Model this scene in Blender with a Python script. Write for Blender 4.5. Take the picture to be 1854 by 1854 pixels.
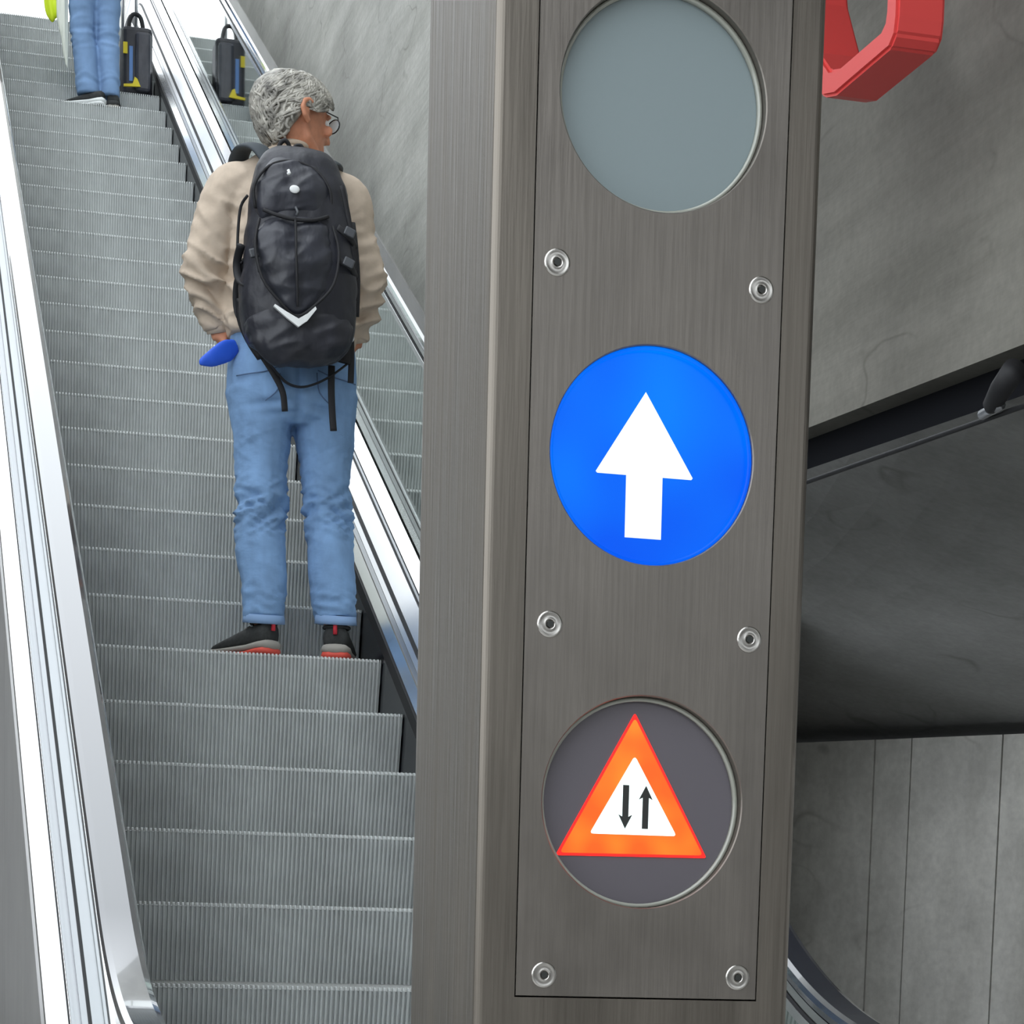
import bpy, bmesh, math, random
from mathutils import Vector, Matrix, noise
random.seed(7)
S = bpy.context.scene
for o in list(bpy.data.objects): bpy.data.objects.remove(o)
C = S.collection

# ------------------------------------------------------------------ camera
cam_d = bpy.data.cameras.new('camera'); cam = bpy.data.objects.new('camera', cam_d); C.objects.link(cam)
FPX = 4123.0
cam_d.sensor_width = 36; cam_d.lens = FPX / 1854 * 36
cam_d.shift_y = (2200 - 927) / 1854
yaw, pit, rol = 0.25996, -0.12152, 0.02528
fw = Vector((math.sin(yaw)*math.cos(pit), math.cos(yaw)*math.cos(pit), math.sin(pit)))
r0 = Vector((math.cos(yaw), -math.sin(yaw), 0)); u0 = r0.cross(fw)
rt = math.cos(rol)*r0 + math.sin(rol)*u0; up = -math.sin(rol)*r0 + math.cos(rol)*u0
M = Matrix((rt, up, -fw)).transposed().to_4x4(); M.translation = (0, 0, 1.5516)
cam.matrix_world = M
cam_d.clip_end = 300
S.camera = cam

# ------------------------------------------------------------------ sky, exposure
W = bpy.data.worlds.new('overcast'); S.world = W; W.use_nodes = True
bg = W.node_tree.nodes['Background']
bg.inputs[0].default_value = (0.90, 0.955, 1.0, 1); bg.inputs[1].default_value = 3.0
S.view_settings.view_transform = 'Standard'; S.view_settings.look = 'None'
S.view_settings.gamma = 1; S.view_settings.use_curve_mapping = False
S.view_settings.exposure = 0.0

# ------------------------------------------------------------------ materials
def mat(name, col, rough=.5, metal=0, spec=.5, emis=None, estr=0, var=0, vscale=(8,8,8), bump=0, bscale=None, coat=0, detail=4, rvar=0, sss=0):
    m = bpy.data.materials.new(name); m.use_nodes = True
    nt = m.node_tree; b = nt.nodes['Principled BSDF']
    b.inputs['Base Color'].default_value = (*col, 1); b.inputs['Roughness'].default_value = rough
    b.inputs['Metallic'].default_value = metal; b.inputs['Specular IOR Level'].default_value = spec
    b.inputs['Coat Weight'].default_value = coat
    if emis: b.inputs['Emission Color'].default_value = (*emis, 1); b.inputs['Emission Strength'].default_value = estr
    if var or bump or rvar:
        tc = nt.nodes.new('ShaderNodeTexCoord'); mp = nt.nodes.new('ShaderNodeMapping'); mp.inputs['Scale'].default_value = vscale
        nt.links.new(tc.outputs['Object'], mp.inputs[0])
        n = nt.nodes.new('ShaderNodeTexNoise'); n.inputs['Scale'].default_value = 1; n.inputs['Detail'].default_value = detail; n.inputs['Roughness'].default_value = .6
        nt.links.new(mp.outputs[0], n.inputs['Vector'])
        if var:
            rp = nt.nodes.new('ShaderNodeValToRGB')
            rp.color_ramp.elements[0].position = .3; rp.color_ramp.elements[1].position = .7
            rp.color_ramp.elements[0].color = (*[max(0,c*(1-var)) for c in col], 1)
            rp.color_ramp.elements[1].color = (*[min(1,c*(1+var)) for c in col], 1)
            nt.links.new(n.outputs['Fac'], rp.inputs[0]); nt.links.new(rp.outputs[0], b.inputs['Base Color'])
        if rvar:
            mr = nt.nodes.new('ShaderNodeMapRange'); mr.inputs['To Min'].default_value = max(.02, rough-rvar); mr.inputs['To Max'].default_value = rough+rvar
            mr.inputs['From Min'].default_value = .3; mr.inputs['From Max'].default_value = .7
            nt.links.new(n.outputs['Fac'], mr.inputs['Value']); nt.links.new(mr.outputs[0], b.inputs['Roughness'])
        if bump:
            n2 = n
            if bscale:
                mp2 = nt.nodes.new('ShaderNodeMapping'); mp2.inputs['Scale'].default_value = bscale
                nt.links.new(tc.outputs['Object'], mp2.inputs[0])
                n2 = nt.nodes.new('ShaderNodeTexNoise'); n2.inputs['Scale'].default_value = 1; n2.inputs['Detail'].default_value = 3
                nt.links.new(mp2.outputs[0], n2.inputs['Vector'])
            bp = nt.nodes.new('ShaderNodeBump'); bp.inputs['Strength'].default_value = bump; bp.inputs['Distance'].default_value = .01
            nt.links.new(n2.outputs['Fac'], bp.inputs['Height']); nt.links.new(bp.outputs[0], b.inputs['Normal'])
    return m

def concrete(name, col, rot=(0,0,0), sc=(1,1,1), dirt=.35, crack=.5):
    m = bpy.data.materials.new(name); m.use_nodes = True
    nt = m.node_tree; b = nt.nodes['Principled BSDF']; b.inputs['Roughness'].default_value = .78
    N = nt.nodes.new; L = nt.links.new
    tc = N('ShaderNodeTexCoord')
    def nz(scale, det, rot_=(0,0,0)):
        mp = N('ShaderNodeMapping'); mp.inputs['Scale'].default_value = scale; mp.inputs['Rotation'].default_value = rot_
        mp.vector_type = 'TEXTURE' if False else 'POINT'
        L(tc.outputs['Object'], mp.inputs[0]); n = N('ShaderNodeTexNoise'); n.inputs['Scale'].default_value = 1
        n.inputs['Detail'].default_value = det; n.inputs['Roughness'].default_value = .62; L(mp.outputs[0], n.inputs['Vector']); return n
    big = nz((1.1,1.1,1.1), 5); streak = nz(sc, 5, rot); fine = nz((45,45,45), 4)
    def ramp(src, p0, c0, p1, c1):
        r = N('ShaderNodeValToRGB'); r.color_ramp.elements[0].position = p0; r.color_ramp.elements[1].position = p1
        r.color_ramp.elements[0].color = (*c0,1); r.color_ramp.elements[1].color = (*c1,1); L(src, r.inputs[0]); return r
    c0 = [c*(1-dirt) for c in col]; c1 = [c*(1+dirt*.55) for c in col]
    base = ramp(big.outputs['Fac'], .32, c0, .68, c1)
    st = ramp(streak.outputs['Fac'], .34, (.62,.62,.6), .60, (1.0,1.0,1.0))
    fn = ramp(fine.outputs['Fac'], .25, (.86,.86,.86), .75, (1.08,1.08,1.08))
    mx = N('ShaderNodeMix'); mx.data_type = 'RGBA'; mx.blend_type = 'MULTIPLY'; mx.inputs[0].default_value = crack
    L(base.outputs[0], mx.inputs[6]); L(st.outputs[0], mx.inputs[7])
    m2 = N('ShaderNodeMix'); m2.data_type = 'RGBA'; m2.blend_type = 'MULTIPLY'; m2.inputs[0].default_value = 1
    ck = nz((1.6,1.3,2.6), 2.5, (rot[0],0,.4)); sub = N('ShaderNodeMath'); sub.operation = 'SUBTRACT'; sub.inputs[1].default_value = .5; L(ck.outputs['Fac'], sub.inputs[0])
    ab = N('ShaderNodeMath'); ab.operation = 'ABSOLUTE'; L(sub.outputs[0], ab.inputs[0])
    cr = ramp(ab.outputs[0], .0, (.45,.44,.42), .012, (1,1,1)); msk = nz((2.3,2.3,2.3), 2)
    mr_ = ramp(msk.outputs['Fac'], .5, (0,0,0), .62, (.55,.55,.55))
    m3 = N('ShaderNodeMix'); m3.data_type = 'RGBA'; m3.blend_type = 'MULTIPLY'
    L(mr_.outputs[0], m3.inputs[0]); L(mx.outputs[2], m3.inputs[6]); L(cr.outputs[0], m3.inputs[7])
    L(m3.outputs[2], m2.inputs[6]); L(fn.outputs[0], m2.inputs[7]); L(m2.outputs[2], b.inputs['Base Color'])
    bp = N('ShaderNodeBump'); bp.inputs['Strength'].default_value = .25; bp.inputs['Distance'].default_value = .02
    L(streak.outputs['Fac'], bp.inputs['Height']); L(bp.outputs[0], b.inputs['Normal'])
    return m

MT = {}
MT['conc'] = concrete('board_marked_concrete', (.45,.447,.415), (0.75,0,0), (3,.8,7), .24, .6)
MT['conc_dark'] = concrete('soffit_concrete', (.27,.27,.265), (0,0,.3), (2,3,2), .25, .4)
MT['conc_panel'] = concrete('formwork_concrete', (.76,.745,.70), (0,0,0), (6,6,1.4), .36, .5)
MT['conc_shaded'] = concrete('shaded_warm_concrete', (.195,.187,.163), (0.9,0,0), (3,.9,6), .26, .65)  # near wall's shade put into a darker concrete colour
MT['conc_left'] = concrete('brown_concrete', (.17,.155,.13), (0,0,0), (3,3,2), .2, .4)
MT['floor'] = mat('stone_floor', (.5,.49,.47), .45, var=.2, vscale=(5,5,5))
MT['added_ceiling'] = mat('added_roof_soffit', (.20,.195,.185), .8, var=.1, vscale=(2,2,2))
MT['pillar'] = mat('brushed_bronze_steel', (.170,.152,.130), .38, metal=.85, var=.13, vscale=(30,30,3), rvar=.06, bump=.06, bscale=(160,160,6))
MT['plate'] = mat('brushed_plate_steel', (.195,.177,.158), .38, metal=.8, var=.10, vscale=(14,14,7), rvar=.05, bump=.05, bscale=(160,160,8))
MT['steel'] = mat('satin_stainless', (.80,.80,.82), .33, metal=1, var=.04, vscale=(3,3,3))
MT['steel_dull'] = mat('dull_stainless', (.40,.41,.43), .38, metal=1)
MT['chrome'] = mat('bright_steel', (.88,.88,.88), .2, metal=1)
MT['screw'] = mat('screw_steel', (.50,.48,.45), .28, metal=1)
MT['mirror'] = mat('polished_panel', (.66,.71,.68), .025, metal=1)
MT['clad'] = mat('grey_cladding', (.24,.24,.235), .5, metal=.3, var=.12, vscale=(2,2,2))
MT['black'] = mat('black_gloss', (.010,.011,.016), .2)
MT['blackm'] = mat('black_matte', (.012,.012,.014), .65)
MT['slot'] = mat('slot_shade_black', (.004,.0045,.007), .8, spec=.2)
MT['step'] = mat('cast_aluminium', (.52,.545,.54), .5, metal=.05, var=.14, vscale=(6,6,6))
MT['tread'] = mat('worn_tread', (.62,.63,.62), .4, metal=.3, var=.1, vscale=(9,9,9))
MT['rail'] = mat('black_handrail_rubber', (.022,.024,.034), .13, spec=.8, coat=.8)
MT['red'] = mat('red_paint', (.74,.075,.07), .42, spec=.35)
MT['jacket'] = mat('beige_cotton', (.535,.44,.35), .9, var=.07, vscale=(30,30,30), bump=.3, bscale=(14,14,22))
MT['jeans'] = mat('faded_denim', (.185,.32,.54), .9, var=.2, vscale=(9,9,5), bump=.35, bscale=(18,18,34))
MT['jeans2'] = mat('pale_denim', (.17,.28,.47), .9, var=.16, vscale=(8,8,4), bump=.3, bscale=(15,15,22))
MT['denim_dark'] = mat('denim_seam', (.09,.15,.27), .9)
MT['denim_light'] = mat('denim_hem', (.22,.34,.55), .9)
MT['skin'] = mat('tanned_skin', (.58,.25,.145), .55, var=.14, vscale=(30,30,30))
MT['hair'] = mat('grey_hair', (.34,.325,.29), .5, var=.8, vscale=(24,24,34), detail=5)
MT['pack'] = mat('dark_nylon', (.017,.018,.026), .48, var=.3, vscale=(12,12,12), bump=.5, bscale=(22,22,16))
MT['pack2'] = mat('charcoal_nylon', (.028,.030,.041), .42, var=.25, vscale=(10,10,10), bump=.55, bscale=(18,18,12))
MT['web'] = mat('black_webbing', (.012,.012,.015), .7)
MT['pad'] = mat('strap_padding', (.045,.055,.065), .8)
MT['white'] = mat('white_print', (.82,.84,.84), .5)
MT['plastic'] = mat('grey_buckle', (.07,.075,.085), .4)
MT['blue_cloth'] = mat('bright_blue_cloth', (.02,.11,.72), .55)
MT['shoe'] = mat('black_mesh_shoe', (.03,.032,.032), .8, var=.3, vscale=(90,90,90))
MT['sole'] = mat('grey_foam_sole', (.33,.31,.28), .7)
MT['sole_red'] = mat('orange_red_outsole', (.78,.10,.07), .6)
MT['red_tab'] = mat('red_tab', (.6,.03,.05), .6)
MT['glass'] = mat('spectacle_lens', (.75,.82,.85), .05, spec=.8)
MT['glass'].node_tree.nodes['Principled BSDF'].inputs['Alpha'].default_value = .45
MT['lime'] = mat('lime_fabric', (.62,.78,.02), .6)
MT['pale'] = mat('pale_fabric', (.66,.69,.62), .6)
MT['yellow'] = mat('yellow_patch', (.75,.60,.02), .6)
MT['blue_strap'] = mat('blue_strap', (.12,.25,.55), .6)
MT['lens_off'] = mat('unlit_grey_lens', (.20,.245,.255), .30, spec=.5)
MT['lens_dark'] = mat('dark_smoked_lens', (.115,.105,.12), .25)
MT['rim'] = mat('clear_acrylic_rim', (.30,.31,.27), .12, spec=.8)
def emit(name, col, s, col2=None):
    m = mat(name, col, .3, emis=col, estr=s); return m
MT['e_blue'] = emit('lit_blue', (.0,.135,.95), 1.0)
MT['e_blue'].node_tree.nodes['Principled BSDF'].inputs['Base Color'].default_value = (.0,.01,.06,1)
MT['e_blue'].node_tree.nodes['Principled BSDF'].inputs['Specular IOR Level'].default_value = .12
def uneven(m, c0, c1, sc, s=1.0):
    nt = m.node_tree; b = nt.nodes['Principled BSDF']; tc = nt.nodes.new('ShaderNodeTexCoord'); n = nt.nodes.new('ShaderNodeTexNoise'); n.inputs['Scale'].default_value = sc; n.inputs['Detail'].default_value = 1
    r = nt.nodes.new('ShaderNodeValToRGB'); r.color_ramp.elements[0].position=.38; r.color_ramp.elements[1].position=.68
    r.color_ramp.elements[0].color=(*c0,1); r.color_ramp.elements[1].color=(*c1,1)
    nt.links.new(tc.outputs['Object'], n.inputs['Vector']); nt.links.new(n.outputs['Fac'], r.inputs[0]); nt.links.new(r.outputs[0], b.inputs['Emission Color'])
uneven(MT['e_blue'], (.0,.10,.88), (.0,.21,1.0), 7)
MT['e_white'] = emit('lit_white', (.90,.98,1.0), .95)
MT['e_white'].node_tree.nodes['Principled BSDF'].inputs['Base Color'].default_value = (.3,.3,.3,1)
MT['e_red'] = emit('lit_red', (1.0,.015,.012), 1.0)
MT['e_orange'] = emit('lit_orange', (1.0,.095,.008), 1.0)
uneven(MT['e_orange'], (1.0,.06,.006), (1.0,.20,.015), 22)
MT['e_pale'] = emit('lit_pale', (.80,.93,.92), .85)
MT['ink'] = mat('black_print', (.02,.022,.02), .5)

# ------------------------------------------------------------------ helpers
def obj(name, bm, m, parent=None, smooth=False, recalc=True):
    if recalc: bmesh.ops.recalc_face_normals(bm, faces=bm.faces)
    me = bpy.data.meshes.new(name); bm.to_mesh(me); bm.free()
    return mobj(name, me, m, parent, smooth)
def mobj(name, me, m, parent=None, smooth=False):
    if m is not None and not me.materials: me.materials.append(MT[m] if isinstance(m, str) else m)
    if smooth: me.polygons.foreach_set('use_smooth', [True]*len(me.polygons))
    if smooth == 'auto': me.set_sharp_from_angle(angle=math.radians(12))
    o = bpy.data.objects.new(name, me); C.objects.link(o)
    if parent: o.parent = parent; o.matrix_parent_inverse = Matrix.Translation(-parent.location)
    return o
def empty(name, loc, label, cat, group=None):
    o = bpy.data.objects.new(name, None); C.objects.link(o); o.location = loc; o.empty_display_size = .1
    tag(o, label, cat, group); return o
def tag(o, label, cat, group=None):
    o['label'] = label; o['category'] = cat
    if group: o['group'] = group
    return o
def struct(o, label=None, cat=None):
    o['kind'] = 'structure'
    if label: o['label'] = label; o['category'] = cat
    return o
def box(bm, a, b, bev=0):
    vs = [bm.verts.new((x,y,z)) for x in (a[0],b[0]) for y in (a[1],b[1]) for z in (a[2],b[2])]
    fs = [bm.faces.new([vs[i] for i in f]) for f in ((0,1,3,2),(4,6,7,5),(0,4,5,1),(2,3,7,6),(0,2,6,4),(1,5,7,3))]
    if bev:
        es = list({e for f in fs for e in f.edges})
        bmesh.ops.bevel(bm, geom=es, offset=bev, segments=2, affect='EDGES', profile=.5)
def prism(bm, poly, d0, d1, axis='y', cap=True):
    """extrude a 2D polygon along an axis. poly coordinates fill the other two axes in order."""
    def P(p, d):
        return {'x':(d,p[0],p[1]),'y':(p[0],d,p[1]),'z':(p[0],p[1],d)}[axis]
    a = [bm.verts.new(P(p,d0)) for p in poly]; b = [bm.verts.new(P(p,d1)) for p in poly]
    n = len(poly)
    for i in range(n): bm.faces.new((a[i],a[(i+1)%n],b[(i+1)%n],b[i]))
    if cap: bm.faces.new(a); bm.faces.new(b[::-1])
def loft(bm, rings, cap=True):
    R = [[bm.verts.new(p) for p in r] for r in rings]; n = len(R[0])
    for i in range(len(R)-1):
        for j in range(n): bm.faces.new((R[i][j],R[i][(j+1)%n],R[i+1][(j+1)%n],R[i+1][j]))
    if cap: bm.faces.new(R[0][::-1]); bm.faces.new(R[-1])
    return R
def tube(bm, pts, rad, n=14, ref=(0,-1,0), sq=2.0):
    """swept tube; rad entries r or (a,b): a across, b along ref"""
    pts = [Vector(p) for p in pts]; ref = Vector(ref); rings = []
    for i,p in enumerate(pts):
        t = (pts[min(i+1,len(pts)-1)]-pts[max(i-1,0)]).normalized()
        a = t.cross(ref)
        if a.length < 1e-4: a = t.cross(Vector((1,.01,0)))
        a.normalize(); b = a.cross(t).normalized()
        r = rad[i] if isinstance(rad,(list,tuple)) and len(rad)==len(pts) and not (len(pts)==2 and not isinstance(rad[0],(list,tuple)) and False) else rad
        ra, rb = (r if isinstance(r,(list,tuple)) else (r,r))
        ring = []
        for k in range(n):
            th = 2*math.pi*k/n; c,s = math.cos(th), math.sin(th)
            cc = math.copysign(abs(c)**(2/sq),c); ss = math.copysign(abs(s)**(2/sq),s)
            ring.append(p + a*ra*cc + b*rb*ss)
        rings.append(ring)
    loft(bm, rings)
def smoothpts(pts, sub=6):
    """Catmull-Rom through tuples of any length"""
    out = []; n = len(pts)
    for i in range(n-1):
        p0,p1,p2,p3 = pts[max(i-1,0)],pts[i],pts[i+1],pts[min(i+2,n-1)]
        for k in range(sub):
            t = k/sub
            out.append(tuple(.5*((2*b)+(-a+c)*t+(2*a-5*b+4*c-d)*t*t+(-a+3*b-3*c+d)*t**3) for a,b,c,d in zip(p0,p1,p2,p3)))
    out.append(tuple(pts[-1])); return out
def limb(bm, spec, n=18, ref=(0,-1,0), sub=5, sq=2.0):
    s = smoothpts(spec, sub)
    tube(bm, [p[:3] for p in s], [(p[3],p[4]) for p in s], n, ref, sq)
def ball(bm, c, r, seg=14, rot=None):
    r = Vector(r) if hasattr(r,'__len__') else Vector((r,r,r))
    M_ = Matrix.Translation(c) @ (rot.to_4x4() if rot else Matrix()) @ Matrix.Diagonal((*r,1))
    bmesh.ops.create_uvsphere(bm, u_segments=seg, v_segments=max(6,seg//2+2), radius=1, matrix=M_)
def remeshed(name, bm, m, parent, voxel, fold=None, smooth_it=4):
    """fuse overlapping volumes into one continuous skin, then press folds into it"""
    me = bpy.data.meshes.new(name); bmesh.ops.recalc_face_normals(bm, faces=bm.faces); bm.to_mesh(me); bm.free()
    t = bpy.data.objects.new('tmp', me); C.objects.link(t)
    r = t.modifiers.new('r','REMESH'); r.mode = 'VOXEL'; r.voxel_size = voxel
    s = t.modifiers.new('s','SMOOTH'); s.factor = .5; s.iterations = smooth_it
    dg = bpy.context.evaluated_depsgraph_get(); dg.update()
    e = t.evaluated_get(dg); out = bpy.data.meshes.new_from_object(e)
    bpy.data.objects.remove(t); bpy.data.meshes.remove(me)
    out.materials.clear()
    if fold:
        vs = out.vertices; new = []
        for v in vs: new.append(v.co + v.normal*fold(v.co, v.normal))
        for v,c in zip(vs,new): v.co = c
    out.name = name
    return mobj(name, out, m, parent, True)
def copyparts(src, parent, M_):
    o = src.copy(); C.objects.link(o); o.parent = parent; return o

# ------------------------------------------------------------------ escalator path (nose line)
RISE, RUN, PITCH = .2025, .351, .4052
Y0, Z0 = 7.3845, 2.43
A30 = math.radians(30)
RB = 2.33; YB, ZF = 3.51, .555            # lower bend: centre above y=YB, level floor height ZF
# incline meets the lower bend here
yb1 = YB + RB*math.sin(A30)
KT = 24.9; yt0, zt0 = Y0+KT*RUN, Z0+KT*RISE; RT = 1.3
yt1 = yt0 + RT*math.sin(A30); ZT = zt0 + RT*(1-math.cos(A30))
NB = 28
def path():
    """list of (y, z, ny, nz)"""
    P = [(2.85, ZF, 0, 1), (YB, ZF, 0, 1)]
    for i in range(1, NB+1):
        a = A30*i/NB; P.append((YB+RB*math.sin(a), ZF+RB*(1-math.cos(a)), -math.sin(a), math.cos(a)))
    y1, z1 = P[-1][0], P[-1][1]
    # straight, nudged onto the true step line
    n = 24
    for i in range(1, n+1):
        f = i/n; P.append((y1+(yt0-y1)*f, z1+(zt0-z1)*f, -math.sin(A30), math.cos(A30)))
    cy, cz = yt0+RT*math.sin(A30), zt0-RT*math.cos(A30)
    for i in range(1, 9):
        a = A30*(1-i/8); P.append((cy-RT*math.sin(a), cz+RT*math.cos(a), -math.sin(a), math.cos(a)))
    P.append((yt1+1.6, ZT, 0, 1))
    return P
PATH = path()
def sweep(name, prof, m, parent, closed=True, P=PATH, smooth='auto'):
    """profile of (x, n) points swept along the escalator"""
    bm = bmesh.new(); rings = []
    for (y,z,ny,nz) in P:
        rings.append([Vector((x, y+n*ny, z+n*nz)) for x,n in prof])
    if closed: loft(bm, rings)
    else:
        R = [[bm.verts.new(p) for p in r] for r in rings]
        for i in range(len(R)-1):
            for j in range(len(prof)-1): bm.faces.new((R[i][j],R[i][j+1],R[i+1][j+1],R[i+1][j]))
    return obj(name, bm, m, parent, 'auto')
def at_s(s):
    """point on nose line, s = arc length measured from step 0 (negative down)"""
    # inclined range
    s_b = -(Y0-yb1)/math.cos(A30)
    if s >= s_b: return Y0+s*math.cos(A30), Z0+s*math.sin(A30)
    d = s_b - s; arc = RB*A30
    if d <= arc:
        a = A30 - d/RB; return YB+RB*math.sin(a), ZF+RB*(1-math.cos(a))
    return YB-(d-arc), ZF

# ------------------------------------------------------------------ setting
bm = bmesh.new()
prism(bm, [(-9,-7),(9,-7),(9,26),(2.05,26),(2.05,9),(1.78,9),(1.78,3.1),(.25,3.1),(.25,26),(-9,26)], ZF-.3, ZF-.001, 'z')
struct(obj('floor', bm, 'floor'))
# upper right concrete wall beside the escalator, hanging over the recess near the pillar
WX = 2.05
def zedge(y): return 2.753 + (y-5.14)*.06      # lower edge of the hanging wall
YE = 6.15
bm = bmesh.new()
prism(bm, [(YE,ZF-.2),(24,ZF-.2),(24,14),(YE,14)], WX, WX+.35, 'x')
wall_right = struct(obj('wall_right', bm, 'conc'))
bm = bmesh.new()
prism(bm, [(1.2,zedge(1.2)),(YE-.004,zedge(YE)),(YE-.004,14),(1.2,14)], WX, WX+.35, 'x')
struct(obj('wall_upper', bm, 'conc_shaded'))
LW_A, LW_D = Vector((2.767,7.0,0)), Vector((.580,-.8145,0))
def lw(s, z, off=0):
    p = LW_A + LW_D*s; nrm = Vector((-.8145,-.580,0)); p = p + nrm*off; return (p.x, p.y, z)
ZJ = 2.195
# shallow slot under the hanging wall, its shadow painted near-black
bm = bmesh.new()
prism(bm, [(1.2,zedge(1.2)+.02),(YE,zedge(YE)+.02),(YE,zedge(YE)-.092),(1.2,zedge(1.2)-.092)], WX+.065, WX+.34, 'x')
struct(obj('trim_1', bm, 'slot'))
# soffit running back and down from the slot to the formwork wall
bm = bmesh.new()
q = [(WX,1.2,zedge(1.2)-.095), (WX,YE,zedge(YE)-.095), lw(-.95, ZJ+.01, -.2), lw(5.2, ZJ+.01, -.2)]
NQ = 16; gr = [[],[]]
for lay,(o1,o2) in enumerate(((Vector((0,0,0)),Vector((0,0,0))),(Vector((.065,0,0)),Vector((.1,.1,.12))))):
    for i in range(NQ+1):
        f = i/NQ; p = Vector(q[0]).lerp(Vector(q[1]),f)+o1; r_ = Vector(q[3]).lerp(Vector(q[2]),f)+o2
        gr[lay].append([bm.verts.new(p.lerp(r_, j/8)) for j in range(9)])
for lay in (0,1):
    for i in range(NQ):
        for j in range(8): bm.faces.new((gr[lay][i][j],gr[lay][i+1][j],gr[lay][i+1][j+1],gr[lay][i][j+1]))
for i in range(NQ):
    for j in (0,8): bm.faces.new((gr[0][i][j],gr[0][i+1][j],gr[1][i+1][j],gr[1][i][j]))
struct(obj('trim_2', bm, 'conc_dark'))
# lower formwork wall: backing and one panel per board
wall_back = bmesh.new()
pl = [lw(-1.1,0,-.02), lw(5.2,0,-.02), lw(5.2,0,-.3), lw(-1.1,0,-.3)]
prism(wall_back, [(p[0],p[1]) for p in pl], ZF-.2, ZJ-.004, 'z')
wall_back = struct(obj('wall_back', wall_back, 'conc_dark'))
cuts = [-1.1,-.6,-.15,.297,.4285,.741,1.19,1.64,2.09,2.54,2.99,3.44,3.9,4.5,5.2]
for i in range(len(cuts)-1):
    bm = bmesh.new(); g = .0025
    off = random.uniform(-.001,.002)
    pl = [lw(cuts[i]+g,0,off), lw(cuts[i+1]-g,0,off), lw(cuts[i+1]-g,0,-.03), lw(cuts[i]+g,0,-.03)]
    prism(bm, [(p[0],p[1]) for p in pl], ZF-.1, ZJ, 'z')
    obj('concrete_panel', bm, 'conc_panel', wall_back)
# unseen concourse shell; roof, rear and left walls added to shape the light
bm = bmesh.new(); prism(bm, [(.9,-7),(9,-7),(9,5.6),(.1,5.6),(.1,2.4),(.9,2.4)], 4.5, 4.8, 'z'); struct(obj('added_ceiling', bm, 'added_ceiling'))  # added unseen slab, outline cut to shade the near wall
bm = bmesh.new(); box(bm, (-7.3,-7.3,ZF-.2), (9.3,-7,3.6)); struct(obj('added_wall_rear', bm, 'added_ceiling'))
bm = bmesh.new(); box(bm, (9,-7,ZF-.2), (9.3,1.2,5.0)); struct(obj('wall_side', bm, 'added_ceiling'))

bm = bmesh.new(); prism(bm, [(-7,ZF-.2),(26,ZF-.2),(26,8.5),(8.0,8.5),(4.2,1.7),(-7,1.7)], -2.8, -2.5, 'x'); struct(obj('added_wall_left', bm, 'conc_left'))  # added unseen wall, low then tall, to dim the pillar's left face

# conduit with a small spotlight under the hanging wall
ct = empty('conduit', (WX-.02, 4.1, 2.57), 'thin black conduit with a small spotlight below the dark slot', 'conduit')
bm = bmesh.new(); tube(bm, [(WX-.012,6.1,2.69),(WX-.012,5.146,2.625),(WX-.012,4.083,2.570),(WX-.012,2.0,2.44)], [.0055]*4, 8)
obj('cable', bm, 'blackm', ct, True)
bm = bmesh.new(); tube(bm, [(WX-.030,4.165,2.582),(WX-.034,4.15,2.588),(WX-.045,4.09,2.605),(WX-.05,4.03,2.625)], [.010,.018,.022,.023], 16)
obj('spotlight_body', bm, 'blackm', ct, True)
bm = bmesh.new(); tube(bm, [(WX-.03,4.20,2.580),(WX-.03,4.12,2.582)], [.010,.010], 10)
obj('clamp', bm, 'steel_dull', ct, True)
# red loop on the wall
rl = empty('red_loop_bracket', (1.80,4.3,3.2), 'glossy red faceted metal loop beside the steel pillar top', 'bracket')
bm = bmesh.new()
outer = [(4.078,3.80),(4.070,3.235),(4.076,3.205),(4.100,3.188),(4.36,3.192),(4.42,3.208),(4.50,3.268),(4.59,3.40),(4.65,3.58),(4.66,3.80),(4.60,3.86),(4.14,3.86)]
inner = [(4.124,3.775),(4.120,3.258),(4.124,3.242),(4.140,3.233),(4.345,3.237),(4.39,3.250),(4.455,3.305),(4.535,3.43),(4.59,3.60),(4.605,3.77),(4.57,3.81),(4.16,3.81)]
NL = len(outer)
vo = [[bm.verts.new((d,*p)) for p in outer] for d in (1.75,1.846)]; vi = [[bm.verts.new((d,*p)) for p in inner] for d in (1.75,1.846)]
for i in range(NL):
    j=(i+1)%NL
    bm.faces.new((vo[0][i],vo[0][j],vo[1][j],vo[1][i])); bm.faces.new((vi[0][i],vi[1][i],vi[1][j],vi[0][j]))
    for k in (0,1): bm.faces.new((vo[k][i],vo[k][j],vi[k][j],vi[k][i]))
bmesh.ops.recalc_face_normals(bm, faces=bm.faces)
bmesh.ops.bevel(bm, geom=[e for e in bm.edges if len(e.link_faces)==2 and e.calc_face_angle(0)>.3], offset=.006, segments=2, affect='EDGES')
obj('loop_band', bm, 'red', rl)
bm = bmesh.new(); box(bm, (1.84,4.33,3.79), (WX,4.41,3.86), .008); obj('wall_mount', bm, 'red', rl)

# ------------------------------------------------------------------ escalator
esc = empty('escalator', (1.0155, 3.2, ZF), 'long ascending escalator with ribbed grey steps and black handrails', 'escalator')
XL, XR = .547, 1.484
XC = (XL+XR)/2
def mir(prof, side):
    return prof if side > 0 else [(2*XC-x, n) for x,n in prof]
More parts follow.
